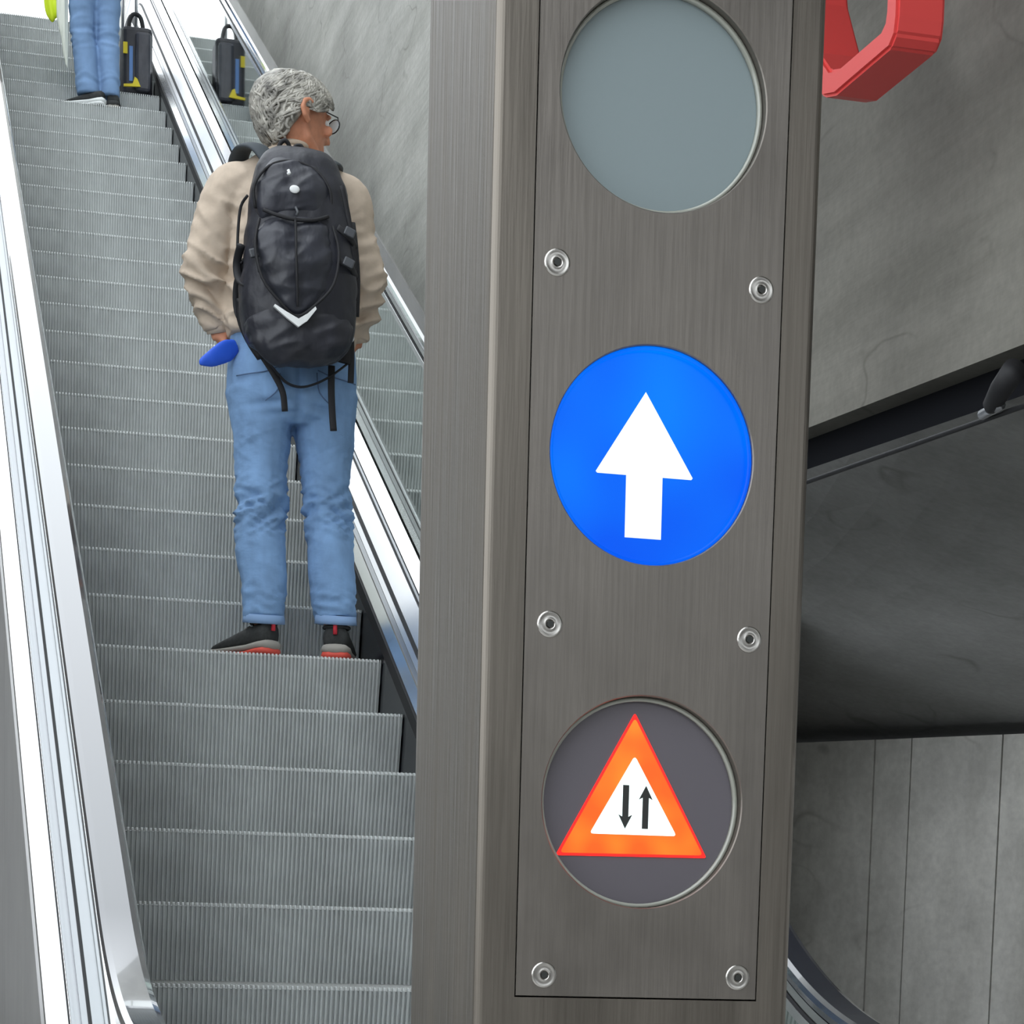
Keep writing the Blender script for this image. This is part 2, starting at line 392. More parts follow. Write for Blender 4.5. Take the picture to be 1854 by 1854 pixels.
# steps ------------------------------------------------
def ribbed(pathpts, x0, x1, nt, frac=.5, depth=.0095):
    bm = bmesh.new(); p = (x1-x0)/nt; cols = []
    xs = []
    for i in range(nt):
        a = x0+i*p
        xs += [(a,0),(a+p*frac*.92,0),(a+p*frac,1),(a+p*.94,1)]
    xs.append((x1,0))
    rows = []
    for (y,z,ny,nz,dm) in pathpts:
        rows.append([bm.verts.new((x, y-ny*depth*dm*g, z-nz*depth*dm*g)) for x,g in xs])
    for i in range(len(rows)-1):
        for j in range(len(xs)-1): bm.faces.new((rows[i][j],rows[i][j+1],rows[i+1][j+1],rows[i+1][j]))
    return bm
SX0, SX1 = XL+.004-XC, XR-.004-XC
NT = 76
bmr = ribbed([(.054,-.235,-1,0,1),(.046,-.19,-1,.05,1),(.028,-.12,-1,.1,1),(.012,-.06,-1,.12,1),(.002,-.018,-1,.2,1),(0,-.008,-1,.3,1),(.003,-.002,-.7,.7,1),(.007,0,0,1,1)], SX0, SX1, NT)
step_me = bpy.data.meshes.new('step_riser'); bmesh.ops.recalc_face_normals(bmr, faces=bmr.faces); bmr.to_mesh(step_me); bmr.free(); step_me.materials.append(MT['step'])
bmt = ribbed([(.007,0,0,1,1.2),(.018,0,0,1,1.2),(.019,-.007,0,1,.1),(.029,-.007,0,1,.1),(.030,0,0,1,1.2),(.10,0,0,1,1.2),(.40,0,0,1,1.2)], SX0, SX1, NT)
tread_me = bpy.data.meshes.new('step_tread'); bmesh.ops.recalc_face_normals(bmt, faces=bmt.faces); bmt.to_mesh(tread_me); bmt.free(); tread_me.materials.append(MT['tread'])
for k in range(-14, 28):
    if k*PITCH <= KT*PITCH: y, z = at_s(k*PITCH)
    else:
        d = (k-KT)*PITCH; a = max(0, A30-d/RT); arc = RT*A30
        cy, cz = yt0+RT*math.sin(A30), zt0-RT*math.cos(A30)
        y, z = (cy-RT*math.sin(a), cz+RT*math.cos(a)) if d < arc else (yt1+d-arc, ZT)
    st = bpy.data.objects.new('step', step_me); C.objects.link(st); st.parent = esc
    st.location = Vector((XC, y, z)) - esc.location
    td = bpy.data.objects.new('tread', tread_me); C.objects.link(td); td.parent = st
for side in (1,-1):
    def sw(name, prof, m, closed=True, parent=esc, **k):
        return sweep(name, mir(prof, side), m, parent, closed, **k)
    sw('skirt_panel', [(XR,-.22),(XR,.020),(XR+.012,.020),(XR+.012,-.22)], 'black')
    sw('brush_strip', [(XR-.004,.022),(XR-.006,.070),(XR+.010,.076),(XR+.012,.022)], 'blackm')
    # inner deck mouldings along the line (1.484,.08)-(1.600,.20)
    def dk(t, o=0): return (XR+.116*t-.72*o, .08+.12*t+.69*o)
    sw('deck_moulding', [dk(0,0),dk(0,.006),dk(.20,.006),dk(.20,-.006),dk(0,-.006)], 'chrome')
    sw('deck_moulding', [dk(.215,-.004),dk(.215,.001),dk(.30,.001),dk(.30,-.004)], 'steel_dull')
    sw('deck_moulding', [dk(.315,-.004),dk(.315,.003),dk(.415,.003),dk(.415,-.004)], 'steel')
    sw('deck_gasket', [dk(.42,-.004),dk(.42,.004),dk(.495,.004),dk(.495,-.004)], 'blackm')
    sw('inner_deck', [dk(.50,-.004),dk(.50,.002),dk(.84,.002),dk(.84,-.004)], 'steel')
    sw('deck_gasket', [dk(.845,-.004),dk(.845,-.001),dk(.885,-.001),dk(.885,-.004)], 'blackm')
    sw('deck_moulding', [dk(.89,-.004),dk(.89,.002),dk(.935,.002),dk(.935,-.004)], 'steel_dull')
    sw('deck_gasket', [dk(.938,-.004),dk(.938,-.001),dk(.962,-.001),dk(.962,-.004)], 'blackm')
    sw('panel_clamp', [dk(.965,-.01),dk(.965,.003),(1.632,.222),(1.634,.19)], 'chrome')
    # polished balustrade panels, one every 1.9 m of incline
    XG = 1.637
    def panel(P):
        b = bmesh.new(); loft(b, [[Vector((x,y+n*ny,z+n*nz)) for x,n in mir([(XG,.19),(XG,.752),(XG+.012,.752),(XG+.012,.19)], side)] for (y,z,ny,nz) in P])
        return obj('balustrade_panel', b, 'mirror', esc, 'auto')
    lowP = PATH[:NB+2]; panel(lowP)
    topP = PATH[NB+26:]; panel(topP)
    ya, yz_ = PATH[NB+1], PATH[NB+25]
    npn = 7
    for i in range(npn):
        def ip(f): return (ya[0]+(yz_[0]-ya[0])*f, ya[1]+(yz_[1]-ya[1])*f, -.5, math.cos(A30))
        panel([ip((i+.0004*1.2)/npn), ip((i+1-.0004*1.2)/npn)])
    # outer deck
    ox = [(XG+.012,.20),(XG+.012,.215),(XG+.030,.215),(XG+.030,.204),(XG+.045,.204),(XG+.045,.210),(XG+.052,.210),(XG+.052,.20)]
    sw('outer_clamp', ox, 'steel_dull')
    sw('outer_gasket', [(XG+.0535,.198),(XG+.0535,.2062),(XG+.0575,.2062),(XG+.0575,.198)], 'blackm')
    sw('outer_gasket', [(XG+.012,.215),(XG+.012,.2175),(XG+.016,.2175),(XG+.016,.215)], 'blackm')
    if side > 0: sw('outer_deck', [(XG+.053,.195),(XG+.053,.205),(WX,.205),(WX,.195)], 'steel')
    else: sw('outer_deck', [(XG+.058,.195),(XG+.058,.205),(1.743,.205),(1.746,.200),(1.746,.13),(1.740,.13),(1.740,.195)], 'steel')
    # handrail guide + rail, going round the newel
    HC = 1.6615
    hpath = []
    y0_, zt_, r_ = 2.85, ZF+.83, .30
    for i in range(0,31):
        a = -math.pi/2 + math.pi*i/30
        hpath.append((y0_-.12-r_*math.cos(a)+.0, zt_-r_+r_*math.sin(a), -math.cos(a), math.sin(a)))
    hp = [(y+.83*ny, z+.83*nz, ny, nz) for (y,z,ny,nz) in PATH]
    full = hpath[:-1] + [(y0_-.12, zt_, 0, 1)] + hp[0:]
    w = .0368
    rail = [(HC-w,-.012),(HC-w+.004,-.003),(HC-w+.014,.001),(HC+w-.014,.001),(HC+w-.004,-.003),(HC+w,-.012),(HC+w-.004,-.026),(HC+w-.016,-.030),(HC+w-.016,-.024),(HC-w+.016,-.024),(HC-w+.016,-.030),(HC-w+.004,-.026)]
    rl_ = sw('handrail', rail, 'rail', P=full, smooth=False)
    gp = PATH
    sw('handrail_guide', [(XG-.006,.75),(XG-.009,.772),(HC-w+.006,.776),(HC-w+.006,.800),(HC+w-.006,.800),(HC+w-.006,.776),(XG+.020,.772),(XG+.016,.75)], 'chrome', parent=rl_)
    sw('guide_groove', [(XG-.0095,.7735),(HC-w+.004,.7775),(HC-w+.004,.7815),(XG-.0095,.7775)], 'blackm', parent=rl_)
    b = bmesh.new()
    ring = [(y0_-.12-(r_-.03)*math.cos(-math.pi/2+math.pi*i/12), zt_-r_+(r_-.03)*math.sin(-math.pi/2+math.pi*i/12)) for i in range(13)]
    prism(b, ring+[(2.86,zt_-.04),(2.86,zt_-2*r_+.03)], *(sorted((2*XC-XG-.01 if side<0 else XG, 2*XC-XG if side<0 else XG+.01))), axis='x')
    obj('newel_panel', b, 'mirror', esc)
    b = bmesh.new(); xa, xb = sorted(((XR+.02) if side>0 else 2*XC-XR-.02, 1.74 if side>0 else 2*XC-1.74)); box(b, (xa,2.5,ZF-.1),(xb,3.4,ZF+.2), .01)
    obj('newel_base', b, 'steel', esc)
sweep('truss_pan', [(XL-.02,-.34),(XL-.02,-.36),(XR+.02,-.36),(XR+.02,-.34)], 'blackm', esc)
for xa in (XL-.02, XR+.012): sweep('truss_side', [(xa,-.35),(xa,.0),(xa+.008,.0),(xa+.008,-.35)], 'blackm', esc)
# comb plate
bm = bmesh.new(); box(bm, (XL-.05,2.5,ZF-.05),(XR+.05,3.05,ZF+.004)); obj('comb_plate', bm, 'steel_dull', esc)
bm = bmesh.new()
for i in range(76):
    x = SX0+XC+(i+.77)*(SX1-SX0)/76; box(bm, (x-.002,3.04,ZF-.01),(x+.002,3.16,ZF+.003))
obj('comb_teeth', bm, 'steel_dull', esc)
# top landing plate
bm = bmesh.new(); box(bm, (XL-.3,yt1+.6,ZT-.2),(XR+.3,yt1+9,ZT-.004)); obj('landing_plate', bm, 'steel_dull', esc)
# outside cladding panels of the near flank
def nose_z(y):
    if y <= YB: return ZF
    if y <= yb1: return ZF+RB-math.sqrt(RB*RB-(y-YB)**2)
    return Z0+(y-Y0)*math.tan(A30)
cx = 2*XC-1.738
edges = [2.9,4.2,5.2,6.35,7.45,8.6,9.7,10.8,11.9,13.0,14.1,15.2,16.3]
for i in range(len(edges)-1):
    a, b_ = edges[i]+.004, edges[i+1]-.004
    bm = bmesh.new()
    ys = [a+(b_-a)*j/4 for j in range(5)]
    bot = [max(ZF, nose_z(y)-1.6) for y in ys]
    poly = [(y, nose_z(y)+.19/math.cos(A30)) for y in ys] + [(y, b2) for y,b2 in reversed(list(zip(ys,bot)))]
    prism(bm, poly, cx, cx+.012, 'x'); obj('cladding_panel', bm, 'clad', esc)
for i in range(1,len(edges)-1):
    y = edges[i]; bm = bmesh.new(); box(bm, (cx+.002,y-.012,max(ZF,nose_z(y)-1.6)), (cx+.02,y+.012,nose_z(y)+.19)); obj('cladding_joint', bm, 'steel', esc)

# ------------------------------------------------------------------ sign pillar
PX0, PX1, PY, PYB = .5095, .8215, 2.070, 2.356
PAN0, PAN1, PZ0, PZ1 = .5487, .7872, 1.4975, 2.60
pil = empty('sign_pillar', ((PX0+PX1)/2, (PY+PYB)/2, ZF), 'brushed steel signal pillar with three round signal windows', 'pillar')
def rrect(x0,x1,y0,y1,r,n=5):
    out = []
    for (cx_,cy_,a0) in ((x0+r,y0+r,math.pi),(x1-r,y0+r,1.5*math.pi),(x1-r,y1-r,0),(x0+r,y1-r,.5*math.pi)):
        for i in range(n+1):
            a = a0+math.pi/2*i/n; out.append((cx_+r*math.cos(a), cy_+r*math.sin(a)))
    return out
base = rrect(PX0,PX1,PY,PYB,.007)
notch = base[:6]+[(PAN0-.0012,PY),(PAN0-.0012,PY+.032),(PAN1+.0012,PY+.032),(PAN1+.0012,PY)]+base[6:]
bm = bmesh.new(); prism(bm, base, ZF, PZ0-.0016, 'z'); prism(bm, notch, PZ0-.0016, PZ1+.0016, 'z'); prism(bm, base, PZ1+.0016, 3.0, 'z')
obj('pillar_body', bm, 'pillar', pil)
bm = bmesh.new(); box(bm, (PX0-.03,PY-.03,ZF), (PX1+.03,PYB+.03,ZF+.012), .004); obj('base_plate', bm, 'pillar', pil)
LC = [(.6674,2.309),(.6668,1.9955),(.6678,1.6800)]; LR = .0992
bm = bmesh.new()
zc = [PZ0,(LC[2][1]+LC[1][1])/2,(LC[1][1]+LC[0][1])/2,PZ1]
cells = [(LC[2],zc[0],zc[1]),(LC[1],zc[1],zc[2]),(LC[0],zc[2],zc[3])]
for (c,za,zb) in cells:
    angs = [2*math.pi*i/96 for i in range(96)]
    for (X,Z) in ((PAN0,za),(PAN1,za),(PAN1,zb),(PAN0,zb)): angs.append(math.atan2(Z-c[1],X-c[0])%(2*math.pi))
    angs = sorted(set(angs)); inn, out, bk, ch = [], [], [], []
    for a in angs:
        dx, dz = math.cos(a), math.sin(a)
        t = min(((PAN1-c[0])/dx if dx>1e-9 else 9e9), ((PAN0-c[0])/dx if dx<-1e-9 else 9e9), ((zb-c[1])/dz if dz>1e-9 else 9e9), ((za-c[1])/dz if dz<-1e-9 else 9e9))
        inn.append(bm.verts.new((c[0]+LR*dx,PY,c[1]+LR*dz))); out.append(bm.verts.new((c[0]+t*dx,PY,c[1]+t*dz)))
        ch.append(bm.verts.new((c[0]+(LR-.001)*dx,PY+.0012,c[1]+(LR-.001)*dz)))
        bk.append(bm.verts.new((c[0]+(LR-.001)*dx,PY+.027,c[1]+(LR-.001)*dz)))
    n = len(angs)
    for i in range(n):
        j=(i+1)%n
        bm.faces.new((inn[i],inn[j],out[j],out[i])); bm.faces.new((inn[i],ch[i],ch[j],inn[j])); bm.faces.new((ch[i],bk[i],bk[j],ch[j]))
bmesh.ops.remove_doubles(bm, verts=bm.verts, dist=1e-6)
ob = bmesh.new()
for x0_,x1_ in ((PAN0,PAN0),(PAN1,PAN1)):
    pass
# plate edges
for pa,pb in (((PAN0,PZ0),(PAN1,PZ0)),((PAN1,PZ0),(PAN1,PZ1)),((PAN1,PZ1),(PAN0,PZ1)),((PAN0,PZ1),(PAN0,PZ0))):
    bm.faces.new([bm.verts.new(p) for p in ((pa[0],PY,pa[1]),(pb[0],PY,pb[1]),(pb[0],PY+.018,pb[1]),(pa[0],PY+.018,pa[1]))])
ob.free()
plate = obj('signal_plate', bm, 'plate', pil)
plate['label'] = 'darker inset steel plate'
def disc(name, c, r, y, m, parent, thick=.004, dome=0):
    b = bmesh.new(); rings = []
    N_ = 72
    rr = [(r,thick),(r,.0)]+[(r*f, -dome*(1-f*f)) for f in (.92,.8,.65,.5,.35,.2,.06)]
    loft(b, [[(c[0]+q*math.cos(2*math.pi*i/N_), y+d, c[1]+q*math.sin(2*math.pi*i/N_)) for i in range(N_)] for q,d in rr])
    return obj(name, b, m, parent, dome>0)
def ringo(name, c, r0_, r1_, y0_, y1_, m, parent):
    b = bmesh.new(); N_ = 72
    loft(b, [[(c[0]+q*math.cos(2*math.pi*i/N_), y, c[1]+q*math.sin(2*math.pi*i/N_)) for i in range(N_)] for q,y in ((r1_,y1_),(r1_,y0_),(r0_,y0_),(r0_,y1_),(r1_,y1_))], cap=False)
    return obj(name, b, m, parent, True)
def flat(name, poly, y, m, parent, thick=.0008):
    b = bmesh.new(); prism(b, poly, y, y+thick, 'y'); return obj(name, b, m, parent)
YL = PY+.016
l0 = disc('signal_lens', LC[0], LR-.0012, YL, 'lens_off', pil); l0['label'] = 'unlit grey round lens'
l1 = disc('signal_lens', LC[1], LR-.0012, YL-.006, 'e_blue', pil); l1['label'] = 'lit blue round lens'
l2 = disc('signal_lens', LC[2], LR-.0012, YL, 'lens_dark', pil); l2['label'] = 'dark round lens with lit warning triangle'
for c,l in ((LC[0],l0),(LC[2],l2)):
    ringo('lens_rim', c, LR-.0050, LR-.0014, YL-.0060, YL+.001, 'rim', l)
ringo('lens_rim', LC[1], LR-.0045, LR-.0012, PY+.004, YL-.005, 'e_blue', l1)
flat('arrow_symbol', [(.6610,2.0537),(.6150,1.9800),(.6165,1.9785),(.6445,1.9785),(.6448,1.9225),(.6800,1.9225),(.6797,1.9785),(.7080,1.9785),(.7092,1.9800)], YL-.0072, 'e_white', l1)
tri_c = (.6630, 1.673)
def scl(poly, f, c=tri_c): return [(c[0]+(x-c[0])*f, c[1]+(z-c[1])*f) for x,z in poly]
def roundtri(P, r):
    out = []
    n = len(P)
    for i in range(n):
        p0,p,p1 = Vector(P[i-1]),Vector(P[i]),Vector(P[(i+1)%n])
        a = p+(p0-p).normalized()*r; b = p+(p1-p).normalized()*r
        for t in (0,.25,.5,.75,1): out.append(tuple(a*(1-t)**2+p*2*t*(1-t)+b*t*t))
    return out
T0 = [(.6620,1.7640),(.5880,1.6290),(.7382,1.6310)]
flat('triangle_border', roundtri(T0,.003), YL-.0010, 'e_red', l2)
flat('triangle_symbol', roundtri(scl(T0,.945,(.6627,1.6747)),.004), YL-.0016, 'e_orange', l2)
flat('triangle_field', roundtri([(.6628,1.7240),(.6205,1.6502),(.7068,1.6506)],.004), YL-.0022, 'e_pale', l2)
def sarrow(x, z0_, z1_, w=.0030, hw=.0068, hl=.013):
    s = 1 if z1_>z0_ else -1
    zh = z1_-s*hl
    return [(x-w/1,z0_),(x+w,z0_),(x+w,zh+s*.002),(x+hw,zh),(x,z1_),(x-hw,zh),(x-w,zh+s*.002)]
flat('down_arrow', sarrow(.6550,1.6965,1.6560), YL-.0028, 'ink', l2)
flat('up_arrow', sarrow(.6748,1.6563,1.6965), YL-.0028, 'ink', l2)
for (x,z) in ((.5702,2.1574),(.7668,2.1518),(.5722,1.8383),(.7676,1.8354),(.5755,1.517),(.7684,1.5183)):
    b = bmesh.new(); N_=24; r=.0115
    loft(b, [[(x+q*math.cos(2*math.pi*i/N_), PY+d, z+q*math.sin(2*math.pi*i/N_)) for i in range(N_)] for q,d in ((r+.0008,.001),(r+.0006,-.0006),(r-.0012,-.0012),(r-.0022,-.0004),(.0052,-.0022),(.0042,-.0022),(.0038,.0016),(.0005,.0018))])
    sc_ = obj('screw', b, 'screw', pil, True)
    b = bmesh.new(); tube(b, [(x,PY-.0021,z),(x,PY+.001,z)], [.0034,.0034], 6); obj('hex_socket', b, 'ink', sc_)

# ------------------------------------------------------------------ people
def nz(p, s, seed=0): return noise.noise(Vector((p[0]*s[0]+seed, p[1]*s[1]+seed*.7, p[2]*s[2]+seed*1.3)))
def gz(v, c, w): return math.exp(-((v-c)/w)**2)

def shoe(name, parent, heel, ang, L, up_m, mid_m, out_m, tab_m=None, wid=.047, hgt=.105):
    """heel point on the ground, ang = heading measured from +y towards +x"""
    Rz = Matrix.Rotation(-ang, 3, 'Z'); H = Vector(heel)
    def ringset(spec, zfun):
        out = []
        for (t,w,z0,z1,sh) in spec:
            r = []
            for k in range(16):
                a = 2*math.pi*k/16; c, s_ = math.cos(a), math.sin(a)
                x = w*math.copysign(abs(c)**.75, c); z = (z0+z1)/2+(z1-z0)/2*math.copysign(abs(s_)**.8, s_)
                r.append(H + Rz @ Vector((x+sh, t*L, z)))
            out.append(r)
        return out
    up_s = [(-.005,wid*.55,.03,hgt*.92,0),(.03,wid*.78,.03,hgt*1.0,0),(.12,wid*.86,.028,hgt*.98,0),(.25,wid*.86,.026,hgt*.9,0),(.38,wid*.9,.024,hgt*.82,0),(.55,wid*.98,.022,hgt*.66,0),(.72,wid*1.0,.02,hgt*.52,0),(.86,wid*.86,.02,hgt*.42,0),(.96,wid*.55,.02,hgt*.33,0),(.99,wid*.2,.022,hgt*.27,0)]
    b = bmesh.new(); loft(b, ringset(up_s,None)); u = obj(name, b, up_m, parent, True)
    mid = [(-.035,wid*.5,.018,.042,0),(.0,wid*.86,.015,.047,0),(.1,wid*.98,.014,.044,0),(.3,wid*.96,.012,.036,0),(.55,wid*1.06,.011,.032,0),(.75,wid*1.06,.011,.03,0),(.9,wid*.86,.014,.033,0),(1.0,wid*.45,.018,.034,0)]
    b = bmesh.new(); loft(b, ringset(mid,None)); obj('midsole', b, mid_m, u, True)
    outs = [(-.03,wid*.45,.004,.022,0),(.01,wid*.86,.0,.026,0),(.12,wid*.97,.0,.024,0),(.3,wid*.92,.0,.016,0),(.55,wid*1.03,.0,.013,0),(.75,wid*1.02,.0,.013,0),(.9,wid*.8,.002,.016,0),(.98,wid*.4,.008,.02,0)]
    b = bmesh.new(); loft(b, ringset(outs,None)); obj('outsole', b, out_m, u, True)
    if tab_m:
        b = bmesh.new(); tube(b, [H+Rz@Vector((0,-.006,.075)),H+Rz@Vector((0,-.008,.105)),H+Rz@Vector((0,.006,.112))], [.007,.007,.005], 8); obj('heel_tab', b, tab_m, u, True)
        b = bmesh.new()
        tube(b, [H+Rz@Vector((wid*.8*math.cos(a), L*(.14+.15*math.sin(a)), hgt*.97)) for a in [math.pi*2*i/14 for i in range(15)]], [.006]*15, 6)
        obj('collar', b, 'shoe', u, True)
        for i in range(4):
            t = .36+.08*i; zz = hgt*(.86-.115*i*1.1)
            b = bmesh.new(); tube(b, [H+Rz@Vector((-.028,t*L,zz-.008)),H+Rz@Vector((0,t*L+.006,zz+.005)),H+Rz@Vector((.028,t*L,zz-.008))], [.0035]*3, 6); obj('lace', b, 'sole', u, True)
    return u

def hand(bm, wrist, d, palm_n, side, curl=.5, s=1.0):
    """five-fingered hand; d = pointing direction, palm_n = palm normal, side = +1/-1 where the thumb leaves"""
    d = Vector(d).normalized(); pn = Vector(palm_n).normalized(); a = d.cross(pn).normalized()*side; w = Vector(wrist)
    tube(bm, [w-d*.02, w+d*.02*s, w+d*.06*s, w+d*.095*s], [(.026*s,.02*s),(.034*s,.018*s),(.042*s,.017*s),(.040*s,.014*s)], 12, ref=tuple(pn))
    for i,(off,ln) in enumerate(((.030,.070),(.010,.080),(-.010,.075),(-.030,.058))):
        p = w+d*.085*s+a*off*s; pts=[p]; dd = d.copy()
        for j,f in enumerate((.45,.32,.23)):
            dd = (dd*math.cos(curl*(.5+.4*j))+pn*math.sin(curl*(.5+.4*j))).normalized(); p = p+dd*ln*f*s; pts.append(p)
        tube(bm, pts, [.0095*s,.009*s,.0082*s,.0065*s], 8, ref=tuple(a))
    p = w+d*.03*s+a*.03*s
    tube(bm, [p, p+(a*.6+d*.7+pn*.3).normalized()*.035*s, p+(a*.45+d*.85+pn*.45).normalized()*.068*s], [.013*s,.011*s,.008*s], 8, ref=tuple(pn))

HEADR = [(0,.070,.0,.022),(.02,.092,.03,.042),(.05,.098,.062,.056),(.08,.098,.083,.065),(.11,.097,.098,.071),(.14,.099,.105,.075),(.17,.099,.107,.076),(.20,.086,.096,.070),(.225,.062,.072,.054),(.242,.03,.036,.028),(.25,.004,.004,.004)]
def head_pt(ang, w, off=0):
    w = max(0,min(.2499,w))
    for i in range(len(HEADR)-1):
        if HEADR[i][0] <= w <= HEADR[i+1][0]:
            f = (w-HEADR[i][0])/(HEADR[i+1][0]-HEADR[i][0]); r = [a+(b-a)*f for a,b in zip(HEADR[i],HEADR[i+1])]; break
    c, s_ = math.cos(ang), math.sin(ang)
    x = c*(r[1] if c>0 else r[2]); y = s_*r[3]
    n = Vector((c, s_, 0)); t = max(0,(w-.15)/.10); n = (n*(1-t*t*.9)+Vector((0,0,1))*t*1.0).normalized()
    return Vector((x,y,w)) + n*off

def build_head(bm, to):
    """skull, jaw, nose, ears, brow and lips in head space, mapped by to()"""
    rings = []
    for i in range(26):
        w = .25*(i/25)
        rings.append([to(head_pt(2*math.pi*k/28, w)) for k in range(28)])
    loft(bm, rings)
    tube(bm, [to(Vector(p)) for p in ((.094,0,.150),(.104,0,.130),(.115,0,.108),(.1205,0,.095),(.100,0,.086))], [.008,.009,.0105,.011,.008], 10)
    tube(bm, [to(Vector(p)) for p in ((.080,0,.155),(.084,0,.12),(.083,0,.085),(.082,0,.055),(.083,0,.028),(.080,0,.008))], [(.020,.022),(.028,.020),(.032,.021),(.032,.021),(.029,.022),(.022,.018)], 12, ref=(0,0,1) if False else tuple(to(Vector((1,0,0)))-to(Vector((0,0,0)))))
    for s_ in (-1,1):
        tube(bm, [to(Vector(p)) for p in ((.072,s_*.018,.016),(.055,s_*.044,.030),(.015,s_*.060,.062),(.0,s_*.064,.10))], [.016,.016,.015,.012], 8)                       # jaw
        tube(bm, [to(Vector(p)) for p in ((.108,s_*.008,.094),(.107,s_*.013,.092),(.098,s_*.017,.091))], [.006,.0065,.005], 8)
        tube(bm, [to(Vector(p)) for p in ((.100,s_*.012,.152),(.098,s_*.036,.156),(.082,s_*.058,.150))], [.007,.008,.006], 8)   # brow
        tube(bm, [to(Vector(p)) for p in ((.092,s_*.045,.108),(.082,s_*.054,.104))], [.017,.016], 8)                              # cheek
        # ear: helix loop with lobe
        pts = [(.006,.150),(-.010,.160),(-.026,.152),(-.030,.130),(-.020,.108),(-.004,.096),(.002,.104)]
        tube(bm, [to(Vector((x, s_*(.083+.013*(1 if i<5 else .4)), z))) for i,(x,z) in enumerate(pts)], [.008,.009,.0095,.0095,.009,.009,.007], 8)
        tube(bm, [to(Vector((-.010,s_*.078,.150))), to(Vector((-.013,s_*.084,.128))), to(Vector((-.006,s_*.079,.104)))], [.012,.017,.010], 8)
    tube(bm, [to(Vector(p)) for p in ((.093,-.024,.058),(.102,0,.060),(.093,.024,.058))], [.004,.005,.004], 8)
    tube(bm, [to(Vector(p)) for p in ((.090,-.022,.048),(.097,0,.047),(.090,.022,.048))], [.004,.006,.004], 8)

def hairline(ang):
    a = abs((ang+math.pi)%(2*math.pi)-math.pi)
    pts = [(0,.205),(.5,.200),(.9,.172),(1.25,.140),(1.58,.158),(1.85,.100),(2.3,.052),(3.15,.038)]
    for i in range(len(pts)-1):
        if pts[i][0] <= a <= pts[i+1][0]:
            f = (a-pts[i][0])/(pts[i+1][0]-pts[i][0]); return pts[i][1]*(1-f)+pts[i+1][1]*f
    return pts[-1][1]

def build_hair(parent, to, m, rnd, nl=420, thick=.016):
    bm = bmesh.new(); NA, NW = 44, 20; grid = []
    for i in range(NW+1):
        row = []
        for k in range(NA):
            a = 2*math.pi*k/NA; h = hairline(a); w = h+(.2495-h)*(i/NW)
            row.append(bm.verts.new(to(head_pt(a, w, (thick if i>0 else .002)+.004*noise.noise(Vector((a*3,w*60,1)))))))
        grid.append(row)
    for i in range(NW):
        for k in range(NA): bm.faces.new((grid[i][k],grid[i][(k+1)%NA],grid[i+1][(k+1)%NA],grid[i+1][k]))
    bm.faces.new(grid[-1])
    for _ in range(nl):
        a = rnd.uniform(-math.pi, math.pi); h = hairline(a); w = h+.012+(.245-h)*rnd.random()**.8
        ph = rnd.uniform(0,6.28); amp = rnd.uniform(.06,.2); pts=[]; rad=[]; n = 7; ln = rnd.uniform(.008,.0135)
        drift = (1 if a>0 else -1)*rnd.uniform(.02,.16)*(1 if abs(a)<2.4 else .3)
        for j in range(n):
            t = j/(n-1)
            pts.append(to(head_pt(a+amp*math.sin(ph+j*.9), max(h-.012, w), thick*.85+.007*math.sin(t*2.6)+rnd.uniform(0,.002))))
            rad.append((.0075*(1-t*.75),.0055*(1-t*.7))); w -= ln; a += drift
        tube(bm, pts, rad, 5)
    return obj('hair', bm, m, parent, True)

# ---- man with the backpack
G = Vector((1.205, 7.52, Z0))
man = empty('person', G, 'person in beige jacket and blue jeans wearing a black backpack, looking right', 'person')
F = Vector((math.sin(math.radians(66)), math.cos(math.radians(66)), -.06)).normalized()
Sd = Vector((0,0,1)).cross(F).normalized(); Up = F.cross(Sd).normalized()
HB = Vector((1.190, 7.545, 3.984))
def to_man(p): return HB + F*(p.x*1.13) + Sd*(p.y*1.10) + Up*(p.z*1.0)
bm = bmesh.new()
build_head(bm, to_man)
limb(bm, [(1.188,7.56,3.90,.075,.07),(1.188,7.555,3.98,.060,.062),(1.192,7.55,4.05,.057,.062),(1.194,7.55,4.10,.05,.055)])
limb(bm, [(1.205,7.56,3.30,.17,.11),(1.205,7.56,3.45,.165,.105),(1.2,7.56,3.6,.165,.105),(1.195,7.56,3.78,.185,.11),(1.19,7.56,3.88,.17,.09),(1.188,7.558,3.94,.10,.065)])
armL = [(1.00,7.555,3.89,.06,.06),(.965,7.55,3.77,.052,.052),(.930,7.56,3.64,.047,.047),(.952,7.585,3.53,.040,.040),(.984,7.600,3.435,.032,.028)]
armR = [(1.38,7.555,3.90,.06,.06),(1.405,7.55,3.80,.052,.052),(1.437,7.56,3.66,.047,.047),(1.430,7.585,3.55,.040,.040),(1.412,7.61,3.45,.030,.027)]
for l in (armL, armR): limb(bm, [(x,y,z,a*(.72 if i<4 else 1),b*(.72 if i<4 else 1)) for i,(x,y,z,a,b) in enumerate(l)])
hand(bm, (.985,7.600,3.43), (.52,.0,-.85), (.8,.0,.5), 1, .35, .95)
hand(bm, (1.408,7.605,3.445), (-.50,.0,-.86), (-.8,.0,.5), -1, .35, .95)
legL = [(1.105,7.56,3.27,.115,.125),(1.11,7.56,3.15,.096,.112),(1.11,7.56,3.04,.087,.10),(1.11,7.55,2.94,.079,.088),(1.103,7.54,2.85,.080,.086),(1.106,7.52,2.765,.083,.086),(1.114,7.50,2.66,.075,.080),(1.112,7.487,2.590,.066,.076),(1.112,7.483,2.546,.066,.076)]
